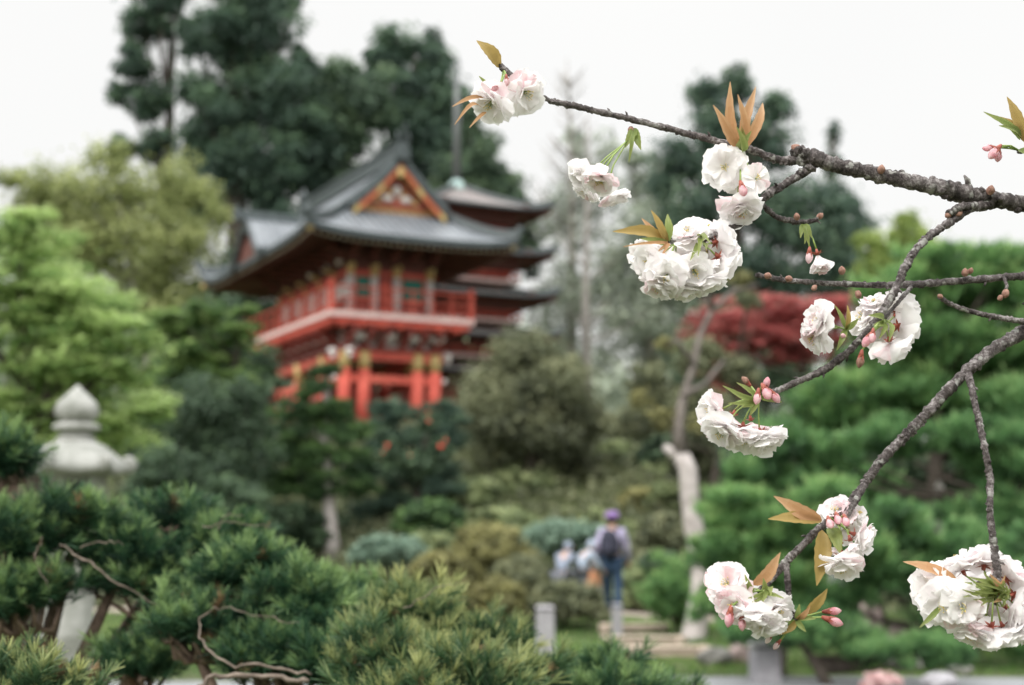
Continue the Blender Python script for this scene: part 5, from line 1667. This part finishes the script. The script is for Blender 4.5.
def flower(parent, px, py, Y, face, node, size=1.0, openn=.5, dens=3, pink=0.15, ped=True, stem_mat=None):
    """px,py = centre of the corolla on the photograph, face = looking direction in camera axes"""
    C = at(px, py, Y) - CT
    F = cam_dir(face)
    N0 = (at(node[0], node[1], node[2]) - CT)
    S = .0221 * size
    dens = min(dens, 3) if random.random() < .75 else dens
    U = F.orthogonal().normalized()
    O = C - F * S * .38
    m = MB()
    q0 = random.uniform(0, 6.28)
    oe = 1.15 - openn * 1.2   # base elevation of the outer ring
    nset = [(5, oe, -.35, 1.0, 1.12, .09), (5, oe + .22, -.2, .93, 1.05, .12), (5, oe + .5, -.1, .78, .9, .17), (4, oe + .8, .05, .56, .7, .24)][:dens]
    for r, (n, e0, e1, ls, ws, ruf) in enumerate(nset):
        for i in range(n):
            a = q0 + r * .6 + 2 * PI * i / n + random.uniform(-.12, .12)
            petal(m, O, F, U, a, S * ls * random.uniform(.92, 1.1), S * 1.02 * ws * random.uniform(.9, 1.1), e0 + random.uniform(-.12, .12), e1 + random.uniform(-.25, .1), ruf, 1 if random.random() < pink * .6 else 0, z0=S * (.02 + .05 * r))
    # stamens
    for i in range(16):
        a = random.uniform(0, 6.28); t = random.uniform(.08, .42)
        d = (F + (U * math.cos(a) + F.cross(U) * math.sin(a)) * t).normalized()
        b = O + F * S * .05; e = b + d * S * random.uniform(.45, .65)
        m.tube([b, e], .00022, 3, 3, False); m.ball(e, .0006, 5, 4)
    # calyx tube and sepals
    m.tube([O - F * .0065, O - F * .004, O - F * .0005], [.0011, .0016, .0024], 8, 2)
    Sx = F.cross(U)
    for i in range(5):
        a = q0 + 2 * PI * i / 5 + .3
        rd = U * math.cos(a) + Sx * math.sin(a); tn = F.cross(rd)
        b = O - F * .0012
        V = [b - tn * .0014, b + tn * .0014, b + rd * .004 + tn * .0018 - F * .0008, b + rd * .004 - tn * .0018 - F * .0008, b + rd * .0085 - F * .0022]
        m.add(V, [(0, 1, 2, 3), (3, 2, 4)], 2, True)
    # pedicel
    if ped:
        E = O - F * .006
        d = (E - N0)
        mid = N0 + d * .5 - F * d.length * .12 + Vector((0, 0, .15 * d.length * (1 if face[1] < .2 else 0)))
        m.tube([N0, N0.lerp(mid, .6), mid.lerp(E, .5), E], [.0011, .0008, .0008, .001], 6, 5)
    return m.build('flower', [M['petal'], M['petalpink'], M['calyx'], M['pedicel'], M['stamen'], M['pedicel']], parent)


def bud(parent, px, py, Y, dr, node, size=1.0, mat='bud', ped=True):
    C = at(px, py, Y) - CT; D = cam_dir(dr); N0 = at(*node) - CT
    m = MB(); r = .0038 * size; L = .0115 * size
    # overlapping petals wrapped into an egg
    U = D.orthogonal().normalized(); S = D.cross(U)
    prof = [(0, .25), (.15, .75), (.4, 1.0), (.65, .9), (.85, .55), (1, .12)]
    n = 12; V = []
    for (t, k) in prof:
        for i in range(n):
            a = 2 * PI * i / n
            kk = k * (1 + .08 * math.sin(3 * a + t * 4))
            V.append(C + D * (t - .5) * L + (U * math.cos(a) + S * math.sin(a)) * r * kk)
    F = [(j * n + i, j * n + (i + 1) % n, (j + 1) * n + (i + 1) % n, (j + 1) * n + i) for j in range(len(prof) - 1) for i in range(n)] + [tuple((len(prof) - 1) * n + i for i in range(n))]
    m.add(V, F, 0, True)
    B = C - D * L * .5
    m.tube([B - D * .006 * size, B - D * .003 * size, B + D * .0012], [.0011 * size, .002 * size, .0028 * size], 8, 1)
    for i in range(5):
        a = 2 * PI * i / 5; rd = U * math.cos(a) + S * math.sin(a); tn = D.cross(rd)
        b0 = B + rd * .0026 * size
        m.add([b0 - tn * .0014 * size, b0 + tn * .0014 * size, B + D * .006 * size + rd * r * 1.04], [(0, 1, 2)], 1, True)
    if ped:
        E = B - D * .005 * size; d = E - N0
        m.tube([N0, N0 + d * .5 - D * d.length * .12, E], [.001, .0008, .001], 6, 2)
    return m.build('bud', [M[mat], M['calyx'], M['pedicel']], parent)


def leaf(parent, base, tip, w_px, mat='bronze', fold=.5, curl=.12, roll=0.0):
    """base,tip = (px,py,Y)"""
    A_ = at(*base) - CT; B_ = at(*tip) - CT; d = B_ - A_; L = d.length; D = d.normalized()
    view = Vector((0, -1, 0)); S = D.cross(view).normalized(); Nn = S.cross(D)
    roll += random.uniform(-.35, .35); curl *= random.uniform(.5, 1.9)
    rot = Matrix.Rotation(roll, 3, D); S = rot @ S; Nn = rot @ Nn
    Wd = w_px * base[2] / FPX
    n = 12; V = []; F = []; vals = []; sway = random.uniform(-.07, .07)
    for i in range(n + 1):
        t = i / n
        wd = Wd * (math.sin(PI * t ** .8) ** .85) * .5 * (1 if t < .75 else (1 - .25 * (t - .75) / .25)) + .0003
        c = A_ + D * L * t + Nn * (curl * L * math.sin(PI * t)) + S * (sway * L * math.sin(PI * t * 1.3))
        for j in range(-2, 3):
            k = j / 2
            ser = 1 + (.05 * ((i % 2) * 2 - 1) if abs(j) == 2 else 0)
            V.append(c + S * wd * k * ser + Nn * (fold * wd * abs(k) + .04 * wd * math.sin(i * 1.7 + j)))
    for i in range(n):
        for j in range(4):
            a = i * 5 + j; F.append((a, a + 1, a + 6, a + 5)); vals.append(min(1, max(0, .32 + .05 * random.uniform(-1, 1) + .35 * (i / n) + (.10 if j in (0, 3) else 0))))
    o = np_mesh('leaf', np.array([tuple(v) for v in V]), np.array(F), M[mat], vals, parent, smooth=True)
    return o


def stipule(parent, base, tip, w=1.2, mat='bronze'):
    leaf(parent, base, tip, w * 2, mat, .3, .2)


# --- top left pair
nd = (503, 72, 1.35)
flower(A3, 490, 103, 1.33, (-.5, -.7, .55), nd, 1.2, .62, 4, .25)
flower(A3, 526, 94, 1.35, (.55, -.45, .75), (512, 74, 1.36), 1.15, .75, 4, .15)
flower(A3, 507, 100, 1.38, (.0, -.9, .3), nd, .8, .4, 3, .3)
bud(A3, 495, 88, 1.32, (-.6, -.6, .4), nd, .85); bud(A3, 507, 82, 1.33, (.1, -.9, .2), nd, .7)
leaf(A3, (500, 68, 1.35), (477, 40, 1.34), 13, 'bronze2', .35)
stipule(A3, (484, 98, 1.33), (452, 106, 1.31), 2.2); stipule(A3, (482, 108, 1.33), (454, 124, 1.31), 2.0); stipule(A3, (486, 112, 1.33), (470, 128, 1.31), 1.6)
leaf(A3, (488, 86, 1.34), (479, 76, 1.33), 3, 'greenleaf')

# --- hanging group under the long twig
nd = (635, 140, 1.41)
flower(A2, 583, 176, 1.39, (-.75, -.45, .35), nd, 1.0, .5, 4, .1)
flower(A2, 600, 180, 1.37, (-.35, -.75, .5), nd, 1.0, .45, 3, .2)
flower(A2, 613, 196, 1.40, (.35, -.9, .1), nd, .95, .4, 3, .15)
flower(A2, 586, 190, 1.42, (-.5, -.8, .0), nd, .9, .5, 3, .15)
leaf(A2, (634, 128, 1.41), (626, 148, 1.40), 9, 'greenleaf'); leaf(A2, (634, 128, 1.41), (641, 150, 1.40), 8, 'greenleaf'); stipule(A2, (634, 130, 1.41), (628, 162, 1.40), 2, 'greenleaf')

# --- group with orange leaves above
nd = (744, 150, 1.42)
flower(A2, 724, 167, 1.38, (-.25, -.1, .95), nd, 1.1, .9, 4, .05)
flower(A2, 757, 178, 1.37, (.2, .1, .95), nd, .72, .85, 2, .25)
flower(A2, 741, 210, 1.38, (.1, -.75, .6), nd, 1.12, .62, 4, .15)
flower(A2, 733, 183, 1.42, (-.3, -.6, .3), nd, .95, .6, 3, .15)
bud(A2, 743, 191, 1.36, (.1, -.7, .5), nd, 1.15)
nd = (742, 152, 1.40)
leaf(A2, nd, (711, 107, 1.37), 11, 'bronze', .4, .12, .2); leaf(A2, nd, (728, 82, 1.38), 10, 'bronze', .5, .08, -.3)
leaf(A2, nd, (753, 86, 1.40), 10, 'bronze', .5, .08, .3); leaf(A2, nd, (763, 103, 1.42), 10, 'bronze', .4, .1, .4); leaf(A2, nd, (740, 94, 1.37), 9, 'bronze', .5, .1, .1)
leaf(A2, nd, (735, 128, 1.36), 9, 'greenleaf'); leaf(A2, nd, (750, 130, 1.37), 9, 'greenleaf'); leaf(A2, nd, (742, 126, 1.38), 8, 'greenleaf')

# --- big group centre left
nd = (700, 244, 1.37)
n2 = (676, 244, 1.36)
for (px, py, dy, f, s, o, d) in [(689, 233, .0, (-.35, .55, .5), 1.0, .6, 4), (650, 262, -.01, (-.7, -.35, .5), 1.0, .6, 4), (660, 286, -.02, (-.35, -.8, .35), 1.05, .55, 4), (684, 290, -.01, (.05, -.9, .2), 1.05, .55, 4),
                           (708, 282, -.01, (.3, -.85, .2), 1.0, .5, 3), (725, 262, .02, (.7, -.45, -.4), 1.0, .65, 4), (724, 240, .02, (.75, .2, -.35), 1.0, .7, 4), (700, 268, -.0, (.1, -.8, -.3), .95, .65, 4), (672, 268, .03, (-.2, -.7, .2), 1.0, .5, 3), (705, 228, .03, (.2, .6, .2), .9, .6, 3), (639, 254, .01, (-.8, .1, .4), .8, .55, 3), (682, 266, .035, (-.1, -.4, .7), 1.05, .7, 3), (708, 252, .045, (.2, .1, .8), 1.05, .7, 3), (664, 258, .045, (-.3, .1, .7), 1.0, .7, 3), (667, 277, -.03, (-.15, -.45, .8), 1.05, .7, 3), (694, 272, -.02, (.1, -.4, .8), 1.0, .65, 4)]:
    flower(A4, px, py, 1.36 + dy, f, nd if px > 680 else n2, s, o, d, .12)
n3 = (668, 243, 1.36)
leaf(A4, n3, (613, 229, 1.34), 12, 'bronze2', .4, .1); leaf(A4, n3, (650, 211, 1.35), 8, 'bronze2', .5); leaf(A4, n3, (669, 214, 1.36), 8, 'greenleaf', .5); leaf(A4, n3, (641, 219, 1.36), 6, 'bronze', .4)
leaf(A4, n3, (640, 240, 1.34), 7, 'greenleaf', .5)
for t in ((624, 249), (655, 252), (660, 260)): stipule(A4, n3, (*t, 1.34), 1.4)
for (px, py) in ((696, 252), (706, 246), (712, 240), (700, 236), (690, 256)): leaf(A4, nd, (px + random.uniform(-3, 3), py + 4, 1.32), 5, 'greenleaf', .4)

# --- small drooping closed bloom
nd = (804, 224, 1.41)
flower(A5, 819, 262, 1.40, (.15, -.95, .2), nd, .85, .02, 3, .25)
bud(A5, 809, 258, 1.40, (-.1, -.95, .2), nd, 1.0, 'petalpink')
for t in ((804, 244), (810, 246), (800, 238), (812, 238)): leaf(A5, nd, (*t, 1.40), 5, 'greenleaf', .4)

# --- side twig buds
def knob_bud(parent, px, py, Y, dr, s=1.0):
    m = MB(); C = at(px, py, Y) - CT; D = cam_dir(dr); U = D.orthogonal().normalized(); S = D.cross(U); V = []; n = 9
    prof = [(-.4, .5), (0, .9), (.35, 1), (.7, .75), (1, .15)]
    for t, k in prof:
        for i in range(n):
            a = 2 * PI * i / n; V.append(C + D * t * .006 * s + (U * math.cos(a) + S * math.sin(a)) * .0036 * s * k * (1 + .12 * math.sin(4 * a + 3 * t)))
    F = [(j * n + i, j * n + (i + 1) % n, (j + 1) * n + (i + 1) % n, (j + 1) * n + i) for j in range(4) for i in range(n)] + [tuple(4 * n + i for i in range(n))]
    m.add(V, F, 0, True); m.build('leaf_bud', M['budscale'], parent)


M['budscale'] = surf('bud_scale', (.14, .06, .045), (.40, .24, .18), 260, .7, .4, dist=.001)
for a in [(Bb, 842, 272, 1.40, (-.1, 1, .2), 1.0), (Bb, 858, 293, 1.40, (.2, -1, .2), 1.0), (Bb, 790, 279, 1.39, (-.9, .2, .3), .9), (Bb, 769, 276, 1.39, (-.9, .2, .3), .9), (Bb, 815, 287, 1.39, (-.6, -.6, .3), .8), (Bb, 965, 274, 1.42, (0, 1, .2), 1.0), (Bb, 970, 272, 1.42, (.4, 1, .2), .8),
          (Bb, 1006, 292, 1.42, (-.3, -1, .2), 1.1), (Bb, 1001, 297, 1.42, (-.6, -.6, .2), .8), (A5, 797, 218, 1.40, (-.2, 1, .3), .9), (A5, 819, 217, 1.41, (.6, .6, .2), .9), (A, 960, 213, 1.41, (-.8, -.5, .2), .9), (A, 881, 171, 1.41, (.1, 1, .3), 1.1), (A, 990, 192, 1.42, (.2, 1, .3), 1.2), (A, 798, 150, 1.42, (-.8, .5, .2), 1.4), (A2, 631, 129, 1.41, (0, -1, .2), 1.0),
          (A7, 950, 214, 1.41, (-.8, -.5, .1), 1.0), (D2, 884, 461, 1.4, (-1, .1, .2), .9), (Cc, 941, 297, 1.41, (-.8, .5, .1), .7)]:
    knob_bud(*a)
m = MB(); m.tube([at(1004, 277, 1.43) - CT, at(1007, 286, 1.42) - CT, at(1004, 294, 1.42) - CT], [.002, .0018, .0012], 6); m.build('twig', M['cbark'], Bb)

# --- pair either side of the descending branch
nd = (846, 330, 1.37)
flower(A6, 818, 320, 1.36, (-.85, .25, .35), nd, 1.08, .6, 4, .15)
flower(A6, 815, 338, 1.37, (-.8, -.5, .3), nd, .98, .55, 4, .25)
leaf(A6, nd, (834, 306, 1.36), 5, 'greenleaf'); leaf(A6, nd, (847, 305, 1.36), 5, 'bronze2'); leaf(A6, nd, (836, 350, 1.36), 6, 'greenleaf'); leaf(A6, nd, (858, 318, 1.36), 6, 'greenleaf')
bud(A6, 843, 336, 1.36, (-.3, .2, .5), nd, .7)
nd = (884, 322, 1.37)
for (px, py, dy, f, s, o, d) in [(900, 306, .03, (.45, .6, -.4), 1.15, .8, 4), (906, 326, .02, (.8, .0, -.35), 1.1, .7, 4), (893, 350, .01, (.35, -.8, -.2), 1.05, .6, 4), (862, 318, .03, (-.6, .5, .2), .95, .6, 3), (873, 303, .03, (-.2, .8, .2), .8, .6, 3), (884, 328, .05, (.1, .1, .8), 1.15, .8, 3), (896, 318, .045, (.2, .3, .7), 1.0, .8, 3)]:
    flower(A6, px, py, 1.39 + dy, f, nd, s, o, d, .12)
bud(A6, 866, 342, 1.35, (-.5, -.7, .4), nd, 1.1); bud(A6, 872, 338, 1.34, (-.2, -.7, .4), nd, .95); bud(A6, 860, 362, 1.36, (-.2, -1, .1), nd, 1.05, 'budscale')
for t in ((868, 314), (878, 338), (890, 342), (874, 326)): leaf(A6, nd, (*t, 1.35), 6, 'greenleaf', .4)

# --- group at the end of the descending branch
nd = (760, 398, 1.37)
for (px, py, dy, f, s, o, d) in [(711, 411, .0, (-.8, -.1, .5), 1.0, .5, 4), (722, 431, -.01, (-.5, -.6, .5), 1.1, .55, 4), (743, 437, .0, (-.1, -.8, .45), 1.15, .5, 4), (766, 441, .0, (.35, -.8, .45), 1.05, .55, 4), (730, 424, .03, (-.3, -.8, .1), 1.0, .5, 3), (752, 430, .03, (.1, -.9, .1), 1.0, .5, 3)]:
    flower(A6, px, py, 1.37 + dy, f, nd, s, o, d, .12)
bud(A6, 757, 399, 1.35, (-.2, -.8, .4), nd, 1.0); bud(A6, 767, 394, 1.35, (.2, -.6, .6), nd, 1.2); bud(A6, 776, 398, 1.36, (.5, -.7, .3), nd, 1.0); bud(A6, 745, 380, 1.37, (-.6, .6, .2), nd, .8, 'budscale'); bud(A6, 767, 382, 1.36, (.1, .9, .3), nd, .9)
for t in ((722, 388), (736, 384), (742, 408), (750, 414), (782, 402), (728, 404)): leaf(A6, nd, (*t, 1.36), 5, 'greenleaf', .4)

# --- middle group on lower branch with long bronze leaves
nd = (838, 525, 1.38)
for (px, py, dy, f, s, o, d) in [(836, 512, .02, (-.4, .5, .5), .9, .6, 4), (857, 514, .02, (.5, .4, .5), .65, .5, 3), (864, 537, -.01, (.75, -.2, .4), .95, .5, 3), (842, 566, -.02, (-.1, -.85, .45), 1.05, .65, 3), (838, 550, .0, (-.3, -.9, .1), .6, .2, 2), (852, 546, -.02, (.2, -.9, .3), .5, .1, 2), (846, 528, .04, (.1, -.1, .8), .85, .7, 3)]:
    flower(D_b, px, py, 1.37 + dy, f, nd, s, o, d, .3)
for t in ((830, 524), (838, 520), (846, 522)): bud(D_b, t[0], t[1], 1.35, (0, -.5, .8), nd, 1.0)
leaf(D_b, (822, 521, 1.38), (768, 519, 1.36), 13, 'bronze2', .35, .05, .6); leaf(D_b, (822, 520, 1.38), (773, 498, 1.37), 14, 'bronze', .4, .08, -.3)
leaf(D_b, (822, 530, 1.38), (817, 586, 1.36), 17, 'bronze2', .4, .08, .1); leaf(D_b, (828, 528, 1.37), (842, 553, 1.35), 13, 'greenleaf', .3, .1)

# --- lower left group
nd = (768, 590, 1.37)
for (px, py, dy, f, s, o, d) in [(726, 582, .0, (-.45, .35, .8), 1.1, .75, 4), (733, 606, -.01, (-.5, -.2, .8), .95, .7, 4), (757, 620, -.02, (-.1, -.8, .5), 1.1, .7, 4), (778, 612, .0, (.3, -.3, .6), .95, .6, 3), (772, 628, -.01, (.3, -.85, .3), .9, .6, 3), (743, 598, .03, (-.3, -.2, .5), 1.0, .7, 3), (774, 604, .03, (.2, .4, .5), .8, .6, 3), (756, 606, .035, (0, .1, .8), 1.05, .75, 3)]:
    flower(D_b, px, py, 1.36 + dy, f, nd, s, o, d, .15)
bud(D_b, 729, 620, 1.34, (-.2, -.9, .3), nd, 1.2); bud(D_b, 742, 625, 1.34, (0, -.9, .3), nd, 1.0)
leaf(D_b, (752, 585, 1.37), (782, 554, 1.36), 12, 'bronze', .45, .08, .2); leaf(D_b, (750, 592, 1.37), (746, 574, 1.35), 6, 'greenleaf'); leaf(D_b, (762, 590, 1.36), (764, 578, 1.35), 5, 'greenleaf')
for t in ((752, 602), (760, 604), (772, 596), (783, 600), (748, 596)): leaf(D_b, (766, 592, 1.37), (*t, 1.34), 5, 'greenleaf', .4)
nd = (796, 620, 1.37)
bud(D3, 835, 611, 1.37, (.9, .1, .2), nd, 1.05); bud(D3, 836, 622, 1.36, (.9, -.3, .2), nd, 1.2)
leaf(D3, (806, 614, 1.37), (826, 588, 1.36), 13, 'bronze2', .4, .08, .2); leaf(D3, nd, (806, 632, 1.36), 5, 'greenleaf'); leaf(D3, nd, (816, 618, 1.36), 5, 'greenleaf'); leaf(D3, nd, (780, 636, 1.36), 6, 'bronze2')
for t in ((768, 640), (776, 646), (770, 634)): bud(D3, t[0], t[1], 1.36, (-.6, -.7, .2), nd, .7, 'petalpink')
leaf(D3, nd, (810, 606, 1.36), 6, 'bronze', .4); leaf(D3, nd, (800, 604, 1.36), 5, 'greenleaf', .4)

# --- big lower right pompon
nd = (994, 592, 1.37)
for (px, py, dy, f, s, o, d) in [(928, 590, .0, (-.75, .1, .6), 1.1, .7, 4), (942, 605, -.02, (-.5, -.2, .85), 1.2, .8, 4), (962, 606, -.03, (-.2, -.2, .95), 1.05, .8, 3), (934, 577, .02, (-.5, .6, .3), .95, .6, 3), (958, 562, .02, (-.35, .8, -.45), 1.05, .75, 3), (984, 556, .02, (.15, .85, -.5), 1.05, .8, 3),
                           (1011, 572, .02, (.6, .6, -.45), 1.05, .75, 4), (1022, 592, .02, (.85, .15, -.35), 1.1, .7, 4), (1018, 612, .0, (.8, -.3, .3), 1.1, .6, 4), (970, 632, -.01, (-.4, -.85, .3), 1.05, .6, 4), (990, 636, -.0, (.0, -.85, -.3), 1.1, .7, 4), (1008, 636, .0, (.4, -.85, .2), 1.05, .6, 4), (1028, 630, .0, (.6, -.6, .2), 1.0, .6, 3), (955, 624, .02, (-.5, -.7, .2), 1.0, .6, 3), (940, 594, .04, (-.6, .0, .3), 1.0, .7, 3), (985, 640, .03, (0, -.9, 0), 1.0, .6, 3), (1034, 608, .03, (.9, 0, .1), 1.0, .6, 3), (972, 592, .05, (-.2, .1, .8), 1.15, .75, 3), (1004, 602, .055, (.3, -.1, .8), 1.1, .75, 3), (986, 616, .045, (-.1, -.4, .8), 1.1, .75, 3), (994, 578, .06, (0, .4, .7), 1.0, .75, 3)]:
    flower(Ee, px, py, 1.37 + dy, f, nd, s, o, d, .08)
leaf(Ee, (956, 578, 1.37), (903, 563, 1.37), 13, 'bronze', .4, .05, .4); leaf(Ee, (940, 606, 1.35), (920, 628, 1.34), 5, 'greenleaf', .4)
for i in range(14):
    a = i * 2 * PI / 14; leaf(Ee, nd, (nd[0] - 8 + 22 * math.cos(a) + random.uniform(-4, 4), nd[1] - 4 + 16 * math.sin(a), 1.33), 5.5, random.choice(('greenleaf', 'greenleaf', 'bronze')), .4, .1, random.uniform(-.6, .6))
for i in range(10):
    a = random.uniform(0, 6.28); stipule(Ee, nd, (nd[0] - 4 + 20 * math.cos(a), nd[1] + 16 * math.sin(a), 1.33), 1.0, 'greenleaf')
m = MB(); m.tube([at(996, 576, 1.37) - CT, at(986, 582, 1.36) - CT, at(978, 583, 1.35) - CT], [.003, .0028, .002], 7); m.build('twig', M['cbark'], Ee)

# --- top right sprig
nd = (1018, 150, 1.40)
bud(F_b, 987, 148, 1.39, (-.8, -.1, .3), nd, 1.0); bud(F_b, 993, 154, 1.38, (-.6, -.6, .3), nd, 1.25); bud(F_b, 998, 157, 1.39, (-.2, -.8, .3), nd, 1.0)
leaf(F_b, (1024, 142, 1.40), (1006, 97, 1.39), 15, 'bronze2', .4, .1); leaf(F_b, (1020, 140, 1.40), (985, 110, 1.39), 6, 'greenleaf', .4); leaf(F_b, (1022, 140, 1.40), (999, 124, 1.38), 7, 'greenleaf', .4); leaf(F_b, nd, (1034, 160, 1.39), 8, 'greenleaf')
leaf(F_b, (1024, 140, 1.40), (1000, 116, 1.4), 9, 'bronze2', .4)
